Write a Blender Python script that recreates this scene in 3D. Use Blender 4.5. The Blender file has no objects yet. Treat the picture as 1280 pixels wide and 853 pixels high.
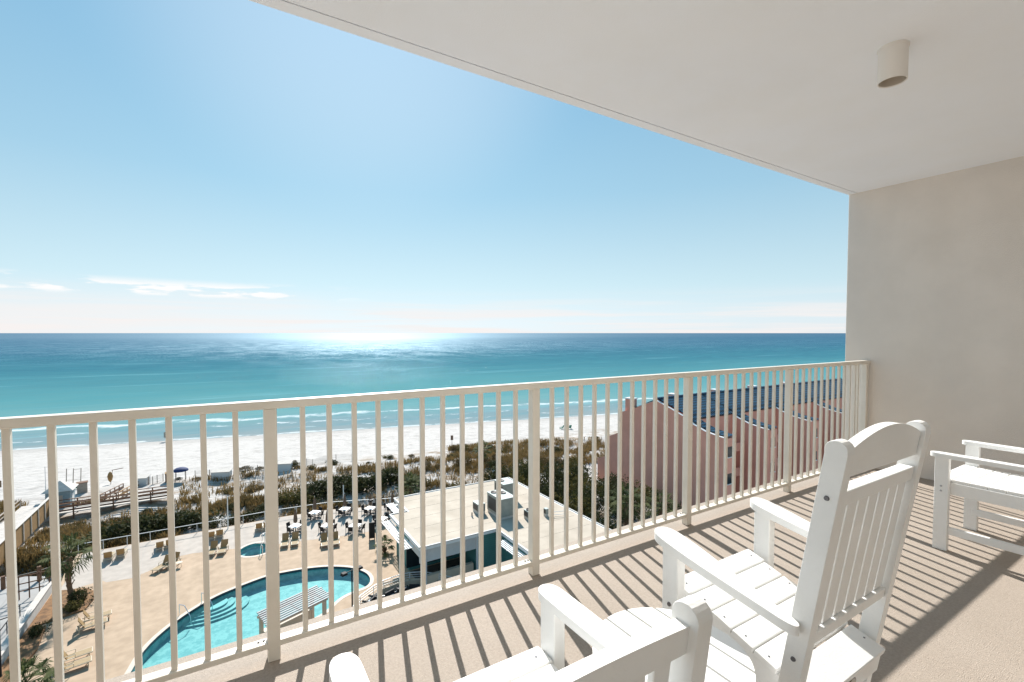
import bpy, math, random
from mathutils import Vector, Matrix
from mathutils.geometry import tessellate_polygon
R = math.radians
S = bpy.context.scene
COL = S.collection

# ------------------------------------------------------------------ camera, sky, sun, exposure
FPX, YAW, PIT = 582.12, 0.5488, math.atan(0.033)      # focal length in photo pixels (1280 wide), heading, tilt
CZ = 22.0                                             # lens height above the pool deck
cam = bpy.data.cameras.new('camera')
cam.sensor_width = 36.0
cam.lens = FPX / 1280 * 36
cam.shift_y = (416.5 + FPX * 0.033 - 426.5) / 1280
cam.clip_start = 0.05
cam.clip_end = 200000
cam_o = bpy.data.objects.new('camera', cam)
cam_o.location = (0, 0, CZ)
cam_o.rotation_euler = (math.pi / 2 - PIT, 0, -YAW)
COL.objects.link(cam_o)
S.camera = cam_o

SUN_EL = R(37.5)
SUN_AZ = math.atan2(0.2495, 0.9684)                   # from +Y towards +X
W = bpy.data.worlds.new('World')
S.world = W
W.use_nodes = True
wn = W.node_tree.nodes
wl = W.node_tree.links
wn.clear()
w_out = wn.new('ShaderNodeOutputWorld')
w_bg = wn.new('ShaderNodeBackground')
w_bg.inputs['Strength'].default_value = 0.10
SKY_GAIN = 4.5
w_sky = wn.new('ShaderNodeTexSky')
w_sky.sky_type = 'NISHITA'
w_sky.sun_disc = False
w_sky.sun_elevation = SUN_EL
w_sky.sun_rotation = SUN_AZ
w_sky.altitude = 0
w_sky.air_density = 1.0
w_sky.dust_density = 0.6
w_sky.ozone_density = 1.6
wl.new(w_bg.outputs[0], w_out.inputs[0])

sun = bpy.data.lights.new('sun', 'SUN')
sun.energy = 5.0
sun.angle = R(0.5)
sun.color = (1.0, 0.965, 0.915)
sun_o = bpy.data.objects.new('sun', sun)
sd = Vector((math.sin(SUN_AZ) * math.cos(SUN_EL), math.cos(SUN_AZ) * math.cos(SUN_EL), math.sin(SUN_EL)))
sun_o.rotation_euler = (-sd).to_track_quat('-Z', 'Y').to_euler()
sun_o.location = (20, 60, 80)
COL.objects.link(sun_o)

S.view_settings.view_transform = 'Standard'
S.view_settings.look = 'None'
S.view_settings.gamma = 1.0
S.view_settings.use_curve_mapping = False
S.view_settings.exposure = 0.64
S.render.engine = 'CYCLES'
S.cycles.max_bounces = 10
S.cycles.diffuse_bounces = 6
S.cycles.transparent_max_bounces = 16
S.cycles.use_denoising = True
S.cycles.sample_clamp_indirect = 8

# clouds and horizon haze live in the sky itself, by view direction
def wmath(op, a, b=None, clamp=False):
    n = wn.new('ShaderNodeMath'); n.operation = op; n.use_clamp = clamp
    for i, v in enumerate((a, b)):
        if v is None: continue
        if isinstance(v, (int, float)): n.inputs[i].default_value = v
        else: wl.new(v, n.inputs[i])
    return n.outputs[0]
def wmap(v, a, b, c=0.0, d=1.0, smooth=True):
    n = wn.new('ShaderNodeMapRange'); n.interpolation_type = 'SMOOTHSTEP' if smooth else 'LINEAR'
    wl.new(v, n.inputs[0])
    for i, x in enumerate((a, b, c, d)): n.inputs[i + 1].default_value = x
    return n.outputs[0]
w_tc = wn.new('ShaderNodeTexCoord')
w_sep = wn.new('ShaderNodeSeparateXYZ')
wl.new(w_tc.outputs['Generated'], w_sep.inputs[0])
elev = w_sep.outputs[2]
w_mp = wn.new('ShaderNodeMapping')
w_mp.inputs['Scale'].default_value = (6.5, 6.5, 36.0)
wl.new(w_tc.outputs['Generated'], w_mp.inputs[0])
w_n = wn.new('ShaderNodeTexNoise'); w_n.inputs['Scale'].default_value = 1.6; w_n.inputs['Detail'].default_value = 7
wl.new(w_mp.outputs[0], w_n.inputs['Vector'])
w_mp2 = wn.new('ShaderNodeMapping')
w_mp2.inputs['Scale'].default_value = (2.2, 2.2, 60.0)
wl.new(w_tc.outputs['Generated'], w_mp2.inputs[0])
w_n2 = wn.new('ShaderNodeTexNoise'); w_n2.inputs['Scale'].default_value = 1.2; w_n2.inputs['Detail'].default_value = 4
wl.new(w_mp2.outputs[0], w_n2.inputs['Vector'])
# low streaky cloud bank up to about five degrees
band = wmap(elev, 0.015, 0.095, 1.0, 0.0)
streak = wmath('MULTIPLY', band, wmap(w_n2.outputs[0], 0.38, 0.62, 0.10, 0.95))
# small cumulus over the bank, mainly towards the left
puff_e = wmath('MULTIPLY', wmap(elev, 0.060, 0.070), wmap(elev, 0.078, 0.096, 1.0, 0.0))
left = wmap(w_sep.outputs[0], 0.0, 0.30, 1.0, 0.0)
puff = wmath('MULTIPLY', wmath('MULTIPLY', puff_e, left), wmap(w_n.outputs[0], 0.50, 0.58))
bank = wmath('MULTIPLY', wmath('MULTIPLY', wmap(elev, 0.050, 0.088, 0.7, 0.0), left), wmap(w_n2.outputs[0], 0.30, 0.55, 0.5, 1.0))
cover = wmath('MAXIMUM', streak, bank, True)
w_mix = wn.new('ShaderNodeMix'); w_mix.data_type = 'RGBA'
wl.new(cover, w_mix.inputs[0])
# the sky's colour runs from pale at the horizon to blue above; the Sky Texture's own glow round the sun modulates it
w_lum = wn.new('ShaderNodeRGBToBW')
wl.new(w_sky.outputs[0], w_lum.inputs[0])
w_gain = wmath('MULTIPLY', wmath('POWER', wmath('MAXIMUM', w_lum.outputs[0], 0.05), 0.20), SKY_GAIN)
w_rp = wn.new('ShaderNodeValToRGB')
cr_ = w_rp.color_ramp
for p_, c_ in ((0.10, (0.59, 0.79, 0.875)), (0.28, (0.39, 0.655, 0.845)), (0.60, (0.225, 0.505, 0.785))):
    e_ = cr_.elements.new(p_); e_.color = (*c_, 1)
cr_.elements[0].position = 0.0; cr_.elements[0].color = (0.76, 0.85, 0.89, 1)
cr_.elements[-1].position = 1.0; cr_.elements[-1].color = (0.11, 0.35, 0.62, 1)
wl.new(elev, w_rp.inputs[0])
w_vm = wn.new('ShaderNodeVectorMath'); w_vm.operation = 'SCALE'
wl.new(w_rp.outputs[0], w_vm.inputs[0]); wl.new(w_gain, w_vm.inputs['Scale'])
w_dot = wn.new('ShaderNodeVectorMath'); w_dot.operation = 'DOT_PRODUCT'
wl.new(w_tc.outputs['Generated'], w_dot.inputs[0]); w_dot.inputs[1].default_value = sd
w_gl = wn.new('ShaderNodeMix'); w_gl.data_type = 'RGBA'
wl.new(wmap(w_dot.outputs['Value'], 0.90, 1.0, 0.0, 0.30), w_gl.inputs[0])
wl.new(w_vm.outputs[0], w_gl.inputs[6]); w_gl.inputs[7].default_value = (6.0, 6.2, 6.3, 1)
wl.new(w_gl.outputs[2], w_mix.inputs[6])
w_mix.inputs[7].default_value = (6.05, 5.75, 5.65, 1)
w_pf = wn.new('ShaderNodeMix'); w_pf.data_type = 'RGBA'
wl.new(puff, w_pf.inputs[0]); wl.new(w_mix.outputs[2], w_pf.inputs[6]); w_pf.inputs[7].default_value = (6.6, 6.5, 6.45, 1)
wl.new(w_pf.outputs[2], w_bg.inputs['Color'])

# ------------------------------------------------------------------ placing: a photo pixel seen on a real plane
def ray(px, py):
    u = px - 640; v = 416.5 + FPX * 0.033 - py
    c, s = math.cos(PIT), math.sin(PIT)
    zf = FPX * c + v * s; up = -FPX * s + v * c
    return Vector((math.cos(YAW) * u + math.sin(YAW) * zf, -math.sin(YAW) * u + math.cos(YAW) * zf, up))
def G(px, py, z=0.0):
    r = ray(px, py); r = r * ((z - CZ) / r.z)
    return Vector((r.x, r.y, z))
def GX(px, py, X):
    r = ray(px, py); r = r * (X / r.x)
    return (r.y, r.z + CZ)

# ------------------------------------------------------------------ materials
MATS = {}
def mat(name, base, rough=0.6, var=0.0, scale=4.0, base2=None, bump=0.0, bscale=40.0, metallic=0.0, spec=0.5, detail=4, stretch=None, lo=0.35, hi=0.65):
    m = bpy.data.materials.new(name); m.use_nodes = True
    nt = m.node_tree; b = nt.nodes['Principled BSDF']
    b.inputs['Roughness'].default_value = rough
    b.inputs['Metallic'].default_value = metallic
    b.inputs['Specular IOR Level'].default_value = spec
    b.inputs['Base Color'].default_value = (*base, 1)
    tc = nt.nodes.new('ShaderNodeTexCoord')
    vec = tc.outputs['Object']
    if stretch:
        mp = nt.nodes.new('ShaderNodeMapping'); mp.inputs['Scale'].default_value = stretch
        nt.links.new(vec, mp.inputs[0]); vec = mp.outputs[0]
    if base2 is not None or var:
        n = nt.nodes.new('ShaderNodeTexNoise'); n.inputs['Scale'].default_value = scale; n.inputs['Detail'].default_value = detail
        nt.links.new(vec, n.inputs['Vector'])
        cr = nt.nodes.new('ShaderNodeValToRGB')
        cr.color_ramp.elements[0].position = lo; cr.color_ramp.elements[1].position = hi
        b2 = base2 if base2 is not None else tuple(c * (1 - var) for c in base)
        cr.color_ramp.elements[0].color = (*base, 1); cr.color_ramp.elements[1].color = (*b2, 1)
        nt.links.new(n.outputs[0], cr.inputs[0]); nt.links.new(cr.outputs[0], b.inputs['Base Color'])
    if bump:
        n2 = nt.nodes.new('ShaderNodeTexNoise'); n2.inputs['Scale'].default_value = bscale; n2.inputs['Detail'].default_value = 5
        nt.links.new(vec, n2.inputs['Vector'])
        bp = nt.nodes.new('ShaderNodeBump'); bp.inputs['Strength'].default_value = bump; bp.inputs['Distance'].default_value = 0.01
        nt.links.new(n2.outputs[0], bp.inputs['Height']); nt.links.new(bp.outputs[0], b.inputs['Normal'])
    MATS[name] = m
    return m

mat('white_poly', (0.88, 0.88, 0.87), 0.42, var=0.04, scale=9, bump=0.10, bscale=160, spec=0.4)
mat('rail_paint', (0.83, 0.77, 0.675), 0.40, var=0.05, scale=12, bump=0.05, bscale=90)
mat('stucco', (0.80, 0.735, 0.67), 0.92, var=0.06, scale=3, bump=0.5, bscale=220)
mat('stucco_back', (0.88, 0.86, 0.83), 0.9, var=0.05, scale=3, bump=0.4, bscale=200)
mat('ceiling_paint', (0.925, 0.945, 0.985), 0.9, var=0.03, scale=0.9, bump=0.12, bscale=150)
mat('floor_coating', (0.42, 0.353, 0.292), 0.75, base2=(0.36, 0.302, 0.25), scale=90, bump=0.5, bscale=240, detail=6)
mat('lamp_paint', (0.82, 0.77, 0.71), 0.5)
mat('lamp_inside', (0.55, 0.48, 0.40), 0.6)
mat('bolt_metal', (0.16, 0.16, 0.17), 0.35, metallic=0.8)
mat('plug_grey', (0.45, 0.45, 0.47), 0.4)
mat('badge_ring', (0.10, 0.08, 0.07), 0.5)
mat('badge_face', (0.55, 0.50, 0.44), 0.5)
mat('deck_stone', (0.50, 0.362, 0.245), 0.85, base2=(0.41, 0.292, 0.193), scale=1.3, bump=0.3, bscale=20, detail=8)
mat('white_paving', (0.48, 0.415, 0.355), 0.85, base2=(0.39, 0.335, 0.285), scale=1.1, bump=0.2, bscale=16, detail=7)
mat('path_concrete', (0.40, 0.385, 0.365), 0.9, base2=(0.33, 0.315, 0.30), scale=0.6, bump=0.2, bscale=16, detail=8)
mat('brown_paver', (0.13, 0.095, 0.07), 0.85, base2=(0.09, 0.066, 0.05), scale=2.5, detail=6)
mat('coping', (0.62, 0.52, 0.42), 0.7, var=0.15, scale=4)
mat('tile_band', (0.03, 0.04, 0.06), 0.3)
mat('pool_plaster', (0.22, 0.70, 0.72), 0.7, base2=(0.13, 0.56, 0.60), scale=2.4, detail=3)
mat('step_plaster', (0.23, 0.46, 0.45), 0.7)
mat('chrome', (0.75, 0.76, 0.78), 0.2, metallic=1.0)
mat('fence_paint', (0.62, 0.63, 0.63), 0.45)
mat('clear_panel', (0.45, 0.48, 0.48), 0.3)
mat('lounge_frame', (0.55, 0.46, 0.33), 0.5)
mat('lounge_sling', (0.38, 0.27, 0.145), 0.8, var=0.15, scale=6)
mat('dark_metal', (0.018, 0.018, 0.02), 0.65, spec=0.2)
mat('table_white', (0.82, 0.82, 0.80), 0.5)
mat('umbrella_cloth', (0.20, 0.125, 0.085), 0.85, var=0.3, scale=6)
mat('white_trim', (0.80, 0.80, 0.78), 0.5, var=0.05)
mat('wall_grey', (0.62, 0.62, 0.60), 0.7, var=0.06)
mat('roof_membrane', (0.55, 0.465, 0.37), 0.85, base2=(0.46, 0.385, 0.30), scale=0.35, detail=9)
mat('roof_edge', (0.52, 0.50, 0.47), 0.6, var=0.1)
mat('ac_metal', (0.27, 0.29, 0.26), 0.45, var=0.15, scale=2)
mat('ac_lid', (0.42, 0.47, 0.44), 0.5, var=0.1)
mat('ac_dark', (0.06, 0.05, 0.045), 0.6)
mat('dark_glass', (0.02, 0.03, 0.035), 0.08)
mat('pink_stucco', (0.88, 0.415, 0.31), 0.9, var=0.10, scale=0.5, bump=0.2, bscale=10)
mat('wood_grey', (0.40, 0.34, 0.28), 0.85, base2=(0.28, 0.23, 0.19), scale=3, stretch=(1, 1, 6))
mat('wood_brown', (0.19, 0.095, 0.05), 0.85, base2=(0.12, 0.06, 0.035), scale=3)
mat('wood_tan', (0.36, 0.21, 0.08), 0.85, base2=(0.26, 0.145, 0.055), scale=1.5, stretch=(1, 3, 1))
mat('board_pale', (0.62, 0.57, 0.51), 0.85, base2=(0.50, 0.45, 0.40), scale=2, stretch=(1, 5, 1))
mat('hut_blue', (0.25, 0.34, 0.38), 0.7, var=0.1)
mat('hut_window', (0.45, 0.38, 0.32), 0.6)
mat('navy_cloth', (0.015, 0.035, 0.12), 0.8)
mat('soil', (0.28, 0.15, 0.065), 0.95, base2=(0.14, 0.075, 0.035), scale=3, bump=0.6, bscale=8)
mat('stone_wall', (0.60, 0.58, 0.55), 0.85, var=0.12, scale=2)
mat('tan_wall', (0.60, 0.48, 0.36), 0.85, var=0.1, scale=2)
mat('trunk_bark', (0.20, 0.125, 0.075), 0.95, base2=(0.10, 0.06, 0.035), scale=8, stretch=(1, 1, 4), bump=0.7, bscale=14)
mat('slat_grey', (0.26, 0.265, 0.27), 0.6, var=0.12, scale=3)
mat('green_plastic', (0.05, 0.22, 0.16), 0.5)
mat('rubber_dark', (0.03, 0.03, 0.03), 0.7)

def leaf_mat(name, a, b, trans=0.25):
    m = bpy.data.materials.new(name); m.use_nodes = True
    nt = m.node_tree; p = nt.nodes['Principled BSDF']; p.inputs['Roughness'].default_value = 0.8; p.inputs['Specular IOR Level'].default_value = 0.2
    g = nt.nodes.new('ShaderNodeNewGeometry')
    n = nt.nodes.new('ShaderNodeTexNoise'); n.inputs['Scale'].default_value = 0.9; n.inputs['Detail'].default_value = 5
    nt.links.new(g.outputs['Position'], n.inputs['Vector'])
    cr = nt.nodes.new('ShaderNodeValToRGB')
    cr.color_ramp.elements[0].position = 0.36; cr.color_ramp.elements[1].position = 0.66
    cr.color_ramp.elements[0].color = (*a, 1); cr.color_ramp.elements[1].color = (*b, 1)
    nt.links.new(n.outputs[0], cr.inputs[0]); nt.links.new(cr.outputs[0], p.inputs['Base Color'])
    t = nt.nodes.new('ShaderNodeBsdfTranslucent'); nt.links.new(cr.outputs[0], t.inputs[0])
    mx = nt.nodes.new('ShaderNodeMixShader'); mx.inputs[0].default_value = trans
    nt.links.new(p.outputs[0], mx.inputs[1]); nt.links.new(t.outputs[0], mx.inputs[2])
    nt.links.new(mx.outputs[0], nt.nodes['Material Output'].inputs[0])
    MATS[name] = m
leaf_mat('sling_cloth', (0.46, 0.32, 0.165), (0.38, 0.26, 0.13), 0.35)
leaf_mat('leaf_dark', (0.028, 0.036, 0.014), (0.075, 0.075, 0.026))
leaf_mat('leaf_olive', (0.060, 0.060, 0.018), (0.150, 0.120, 0.035))
leaf_mat('leaf_green', (0.025, 0.055, 0.018), (0.070, 0.110, 0.030))
leaf_mat('grass_tan', (0.30, 0.195, 0.075), (0.15, 0.105, 0.04), 0.3)
leaf_mat('leaf_brown', (0.075, 0.055, 0.022), (0.17, 0.115, 0.045))
leaf_mat('palm_leaf', (0.055, 0.075, 0.025), (0.120, 0.130, 0.045), 0.3)

def wear(name, scale, amount, stretch=(1, 1, 1)):
    m = MATS[name]; nt = m.node_tree; p = nt.nodes['Principled BSDF']
    src = p.inputs['Base Color'].links[0].from_socket
    tc = nt.nodes.new('ShaderNodeTexCoord'); mp = nt.nodes.new('ShaderNodeMapping'); mp.inputs['Scale'].default_value = stretch
    n = nt.nodes.new('ShaderNodeTexNoise'); n.inputs['Scale'].default_value = scale; n.inputs['Detail'].default_value = 7; n.inputs['Roughness'].default_value = 0.6
    cr = nt.nodes.new('ShaderNodeValToRGB'); cr.color_ramp.elements[0].position = 0.35; cr.color_ramp.elements[1].position = 0.62
    k = 1 - amount; cr.color_ramp.elements[0].color = (k, k * 0.99, k * 0.97, 1); cr.color_ramp.elements[1].color = (1, 1, 1, 1)
    mx = nt.nodes.new('ShaderNodeMix'); mx.data_type = 'RGBA'; mx.blend_type = 'MULTIPLY'; mx.inputs[0].default_value = 1.0
    nt.links.new(tc.outputs['Object'], mp.inputs[0]); nt.links.new(mp.outputs[0], n.inputs['Vector']); nt.links.new(n.outputs[0], cr.inputs[0])
    nt.links.new(src, mx.inputs[6]); nt.links.new(cr.outputs[0], mx.inputs[7]); nt.links.new(mx.outputs[2], p.inputs['Base Color'])
wear('floor_coating', 1.6, 0.09)
wear('stucco', 1.2, 0.025, (1, 1, 0.35))
wear('ceiling_paint', 1.4, 0.012)
wear('rail_paint', 5.0, 0.07)
wear('pink_stucco', 0.35, 0.12, (1, 1, 0.3))
wear('roof_membrane', 0.5, 0.14)
wear('deck_stone', 0.35, 0.12)
wear('white_poly', 4.0, 0.03)

def nodes_of(name):
    m = bpy.data.materials.new(name); m.use_nodes = True
    MATS[name] = m
    return m, m.node_tree, m.node_tree.nodes['Principled BSDF']
class NT:
    """small helper to wire shader maths"""
    def __init__(s, nt): s.nt = nt
    def _in(s, sock, v):
        if v is None: return
        if isinstance(v, bpy.types.NodeSocket): s.nt.links.new(v, sock)
        else: sock.default_value = v
    def m(s, op, a, b=None, clamp=False):
        n = s.nt.nodes.new('ShaderNodeMath'); n.operation = op; n.use_clamp = clamp
        s._in(n.inputs[0], a); s._in(n.inputs[1], b); return n.outputs[0]
    def rng(s, v, a, b, c=0.0, d=1.0, smooth=True):
        n = s.nt.nodes.new('ShaderNodeMapRange'); n.interpolation_type = 'SMOOTHSTEP' if smooth else 'LINEAR'
        s._in(n.inputs[0], v)
        for i, x in enumerate((a, b, c, d)): s._in(n.inputs[i + 1], x)
        return n.outputs[0]
    def noise(s, vec, scale, detail=4, rough=0.5, stretch=None):
        if stretch:
            mp = s.nt.nodes.new('ShaderNodeMapping'); mp.inputs['Scale'].default_value = stretch
            s.nt.links.new(vec, mp.inputs[0]); vec = mp.outputs[0]
        n = s.nt.nodes.new('ShaderNodeTexNoise'); n.inputs['Scale'].default_value = scale
        n.inputs['Detail'].default_value = detail; n.inputs['Roughness'].default_value = rough
        s.nt.links.new(vec, n.inputs['Vector']); return n.outputs[0]
    def mix(s, f, a, b):
        n = s.nt.nodes.new('ShaderNodeMix'); n.data_type = 'RGBA'
        s._in(n.inputs[0], f)
        for i, v in ((6, a), (7, b)):
            if isinstance(v, tuple): n.inputs[i].default_value = (*v, 1)
            else: s.nt.links.new(v, n.inputs[i])
        return n.outputs[2]
    def ramp(s, f, stops):
        n = s.nt.nodes.new('ShaderNodeValToRGB'); cr = n.color_ramp
        while len(cr.elements) < len(stops): cr.elements.new(0.5)
        for e, (p, c) in zip(cr.elements, stops): e.position = p; e.color = (*c, 1)
        s.nt.links.new(f, n.inputs[0]); return n.outputs[0]
    def pos(s):
        return s.nt.nodes.new('ShaderNodeNewGeometry').outputs['Position']
    def xyz(s, v):
        n = s.nt.nodes.new('ShaderNodeSeparateXYZ'); s.nt.links.new(v, n.inputs[0]); return n.outputs
    def bump(s, h, strength, dist):
        n = s.nt.nodes.new('ShaderNodeBump'); s._in(n.inputs['Strength'], strength)
        s._in(n.inputs['Distance'], dist); s.nt.links.new(h, n.inputs['Height']); return n.outputs[0]

SHORE_A, SHORE_B = 132.6, -0.245         # water's edge: Y = A + B*X
SEA_Z = -3.5

SEA_K, SEA_R0, SEA_R1 = 0.125, 0.24, 0.53
def sea_material():
    m, nt, p = nodes_of('sea_water'); h = NT(nt)
    P = h.pos(); x, y, z = h.xyz(P)
    d0 = h.m('SUBTRACT', y, h.m('ADD', h.m('MULTIPLY', x, SHORE_B), SHORE_A))       # metres offshore
    wob = h.m('MULTIPLY', h.m('SUBTRACT', h.noise(P, 0.025, 4), 0.5), 26.0)
    d = h.m('ADD', d0, wob)
    dl = h.m('LOGARITHM', h.m('MAXIMUM', h.m('ADD', d, 20.0), 1.0), 10.0)            # log10(d+20)
    big = h.noise(P, 0.006, 5, 0.6, (1.0, 2.6, 1.0))
    t = h.m('ADD', h.m('DIVIDE', h.m('SUBTRACT', dl, 1.3), 2.3), h.m('MULTIPLY', h.m('SUBTRACT', big, 0.5), 0.16), True)
    col = h.ramp(t, [(0.0, (0.24, 0.28, 0.28)), (0.10, (0.18, 0.26, 0.275)), (0.20, (0.140, 0.285, 0.285)),
                     (0.34, (0.080, 0.235, 0.250)), (0.50, (0.036, 0.150, 0.190)), (0.66, (0.015, 0.088, 0.142)),
                     (0.84, (0.010, 0.066, 0.125)), (1.0, (0.008, 0.054, 0.112))])
    # breaking lines near the beach
    fn = h.noise(P, 0.22, 7, 0.7, (0.5, 1.0, 1.0))
    def line(at, wid, amp, thr):
        e = h.m('ABSOLUTE', h.m('SUBTRACT', h.m('ADD', d0, h.m('MULTIPLY', h.m('SUBTRACT', h.noise(P, 0.06, 6, 0.6), 0.5), amp)), at))
        return h.m('MULTIPLY', h.rng(e, 0.0, wid, 1.0, 0.0), h.rng(fn, thr, thr + 0.10))
    foam = h.m('MAXIMUM', h.m('MAXIMUM', line(28, 3.0, 16, 0.40), line(17, 1.8, 15, 0.50)), h.m('MAXIMUM', line(9, 1.1, 12, 0.54), line(1.2, 1.4, 6, 0.42)))
    col = h.mix(h.m('MULTIPLY', foam, 0.72), col, (0.78, 0.80, 0.80))
    # soft wave streaks
    st = h.noise(P, 0.16, 4, 0.6, (0.35, 1.5, 1.0))
    st2 = h.noise(P, 0.018, 5, 0.65, (0.35, 2.4, 1.0))
    col = h.mix(h.rng(st, 0.42, 0.7, 0.0, 0.6), col, h.mix(0.5, col, (0.05, 0.24, 0.28)))
    col = h.mix(h.rng(st2, 0.55, 0.72, 0.0, 0.45), col, h.mix(0.5, col, (0.30, 0.60, 0.64)))
    # waves
    w1 = h.noise(P, 0.45, 6, 0.62, (0.5, 1.1, 1.0))
    w2 = h.noise(P, 2.2, 4, 0.6)
    hh = h.m('ADD', w1, h.m('MULTIPLY', w2, 0.22))
    nrm = h.bump(hh, h.rng(d0, 250.0, 700.0, 1.0, 0.0), h.rng(d0, 20.0, 200.0, 0.15, 0.45))
    dif = nt.nodes.new('ShaderNodeBsdfDiffuse'); nt.links.new(col, dif.inputs[0])
    gl = nt.nodes.new('ShaderNodeBsdfGlossy'); gl.inputs['Color'].default_value = (0.70, 0.89, 1, 1)
    spk = h.noise(P, 0.9, 3, 0.8, (1.0, 0.10, 1.0)); spk2 = h.noise(P, 0.035, 3, 0.6, (1.0, 0.35, 1.0))
    spd = h.rng(h.m('ADD', h.m('MULTIPLY', spk, 0.7), h.m('MULTIPLY', spk2, 0.3)), 0.485, 0.56)
    spd = h.m('MAXIMUM', spd, h.rng(d0, 500.0, 3500.0, 0.0, 0.9, False))
    h._in(gl.inputs['Roughness'], h.m('MULTIPLY', h.rng(d0, 120.0, 800.0, 0.30, 1.0), h.rng(spd, 0.0, 1.0, SEA_R0, SEA_R1)))
    nt.links.new(nrm, gl.inputs['Normal'])
    mx = nt.nodes.new('ShaderNodeMixShader')
    h._in(mx.inputs[0], h.m('MULTIPLY', h.m('SUBTRACT', 1.0, foam), h.rng(d0, 20.0, 900.0, 0.06, SEA_K)))
    nt.links.new(dif.outputs[0], mx.inputs[1]); nt.links.new(gl.outputs[0], mx.inputs[2])
    nt.links.new(mx.outputs[0], nt.nodes['Material Output'].inputs[0])
sea_material()

def sand_material():
    m, nt, p = nodes_of('white_sand'); h = NT(nt)
    P = h.pos(); x, y, z = h.xyz(P)
    d0 = h.m('SUBTRACT', h.m('ADD', h.m('MULTIPLY', x, SHORE_B), SHORE_A), y)        # metres inland
    n1 = h.noise(P, 0.5, 8, 0.7); n2 = h.noise(P, 0.07, 4)
    tr = h.noise(P, 1.1, 3, 0.5, (0.3, 1.6, 1.0))
    col = h.mix(h.rng(n1, 0.45, 0.70), (0.50, 0.467, 0.435), (0.37, 0.342, 0.315))
    col = h.mix(h.rng(tr, 0.60, 0.75, 0.0, 0.5), col, (0.38, 0.35, 0.325))
    sp = h.noise(P, 1.6, 3, 0.6, (0.7, 1.2, 1.0))
    col = h.mix(h.m('MULTIPLY', h.rng(sp, 0.58, 0.68, 0.0, 0.75), h.rng(h.noise(P, 0.05, 3), 0.35, 0.6)), col, (0.36, 0.33, 0.30))
    col = h.mix(h.rng(d0, 0.5, 9.0, 0.75, 0.0), col, (0.36, 0.335, 0.31))              # wet edge
    # dune floor: litter and roots between the plants
    lit = h.m('MULTIPLY', h.rng(y, 92.0, 82.0), h.rng(h.noise(P, 0.30, 8, 0.72), 0.46, 0.60))
    col = h.mix(h.m('MULTIPLY', lit, 0.85), col, (0.20, 0.13, 0.065))
    nt.links.new(col, p.inputs['Base Color']); p.inputs['Roughness'].default_value = 0.95
    hb = h.m('ADD', h.m('MULTIPLY', n1, 0.5), tr)
    nt.links.new(h.bump(hb, 0.9, 0.35), p.inputs['Normal'])
sand_material()

def pool_water_material():
    m, nt, p = nodes_of('pool_water'); h = NT(nt)
    P = h.pos()
    rip = h.m('ADD', h.noise(P, 2.6, 4, 0.55), h.m('MULTIPLY', h.noise(P, 8.0, 2), 0.3))
    nrm = h.bump(rip, 0.25, 0.05)
    tr = nt.nodes.new('ShaderNodeBsdfTransparent'); tr.inputs[0].default_value = (0.78, 0.97, 0.97, 1)
    gl = nt.nodes.new('ShaderNodeBsdfGlossy'); gl.inputs['Roughness'].default_value = 0.04
    nt.links.new(nrm, gl.inputs['Normal'])
    # Schlick reflectance, the same from above and below (so sunlight gets in)
    fr = nt.nodes.new('ShaderNodeLayerWeight'); fr.inputs['Blend'].default_value = 0.5; nt.links.new(nrm, fr.inputs['Normal'])
    mx = nt.nodes.new('ShaderNodeMixShader')
    h._in(mx.inputs[0], h.m('ADD', h.m('MULTIPLY', h.m('POWER', fr.outputs['Facing'], 5.0), 0.9), 0.02))
    nt.links.new(tr.outputs[0], mx.inputs[1]); nt.links.new(gl.outputs[0], mx.inputs[2])
    nt.links.new(mx.outputs[0], nt.nodes['Material Output'].inputs[0])
pool_water_material()

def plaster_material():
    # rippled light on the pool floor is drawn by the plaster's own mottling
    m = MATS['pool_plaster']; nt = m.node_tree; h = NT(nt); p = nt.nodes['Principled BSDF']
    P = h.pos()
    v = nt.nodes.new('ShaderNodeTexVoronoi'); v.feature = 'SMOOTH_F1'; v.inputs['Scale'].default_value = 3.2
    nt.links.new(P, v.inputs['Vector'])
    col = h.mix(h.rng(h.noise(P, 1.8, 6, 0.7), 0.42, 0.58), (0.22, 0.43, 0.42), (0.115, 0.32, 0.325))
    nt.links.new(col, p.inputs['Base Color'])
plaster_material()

def siding_material():
    m, nt, p = nodes_of('teal_siding'); h = NT(nt)
    P = h.pos(); x, y, z = h.xyz(P)
    saw = h.m('FRACT', h.m('MULTIPLY', z, 5.0))
    n = h.noise(P, 2, 4)
    col = h.mix(h.rng(saw, 0.0, 0.14, 1.0, 0.0), h.mix(n, (0.09, 0.27, 0.25), (0.07, 0.22, 0.21)), (0.03, 0.10, 0.10))
    nt.links.new(col, p.inputs['Base Color']); p.inputs['Roughness'].default_value = 0.6
    nt.links.new(h.bump(saw, 0.6, 0.03), p.inputs['Normal'])
siding_material()

def roof_material():
    m, nt, p = nodes_of('blue_roof_tile'); h = NT(nt)
    P = h.pos(); x, y, z = h.xyz(P)
    saw = h.m('FRACT', h.m('MULTIPLY', y, 1.6))
    wav = h.m('SINE', h.m('MULTIPLY', x, 16.0))
    n = h.noise(P, 0.8, 5)
    col = h.mix(h.rng(saw, 0.25, 0.6, 0.0, 1.0), h.mix(n, (0.022, 0.085, 0.155), (0.032, 0.12, 0.205)), (0.006, 0.016, 0.03))
    nt.links.new(col, p.inputs['Base Color']); p.inputs['Roughness'].default_value = 0.35
    hb = h.m('ADD', h.m('MULTIPLY', saw, 1.0), h.m('MULTIPLY', wav, 0.3))
    nt.links.new(h.bump(hb, 0.8, 0.12), p.inputs['Normal'])
roof_material()

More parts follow.
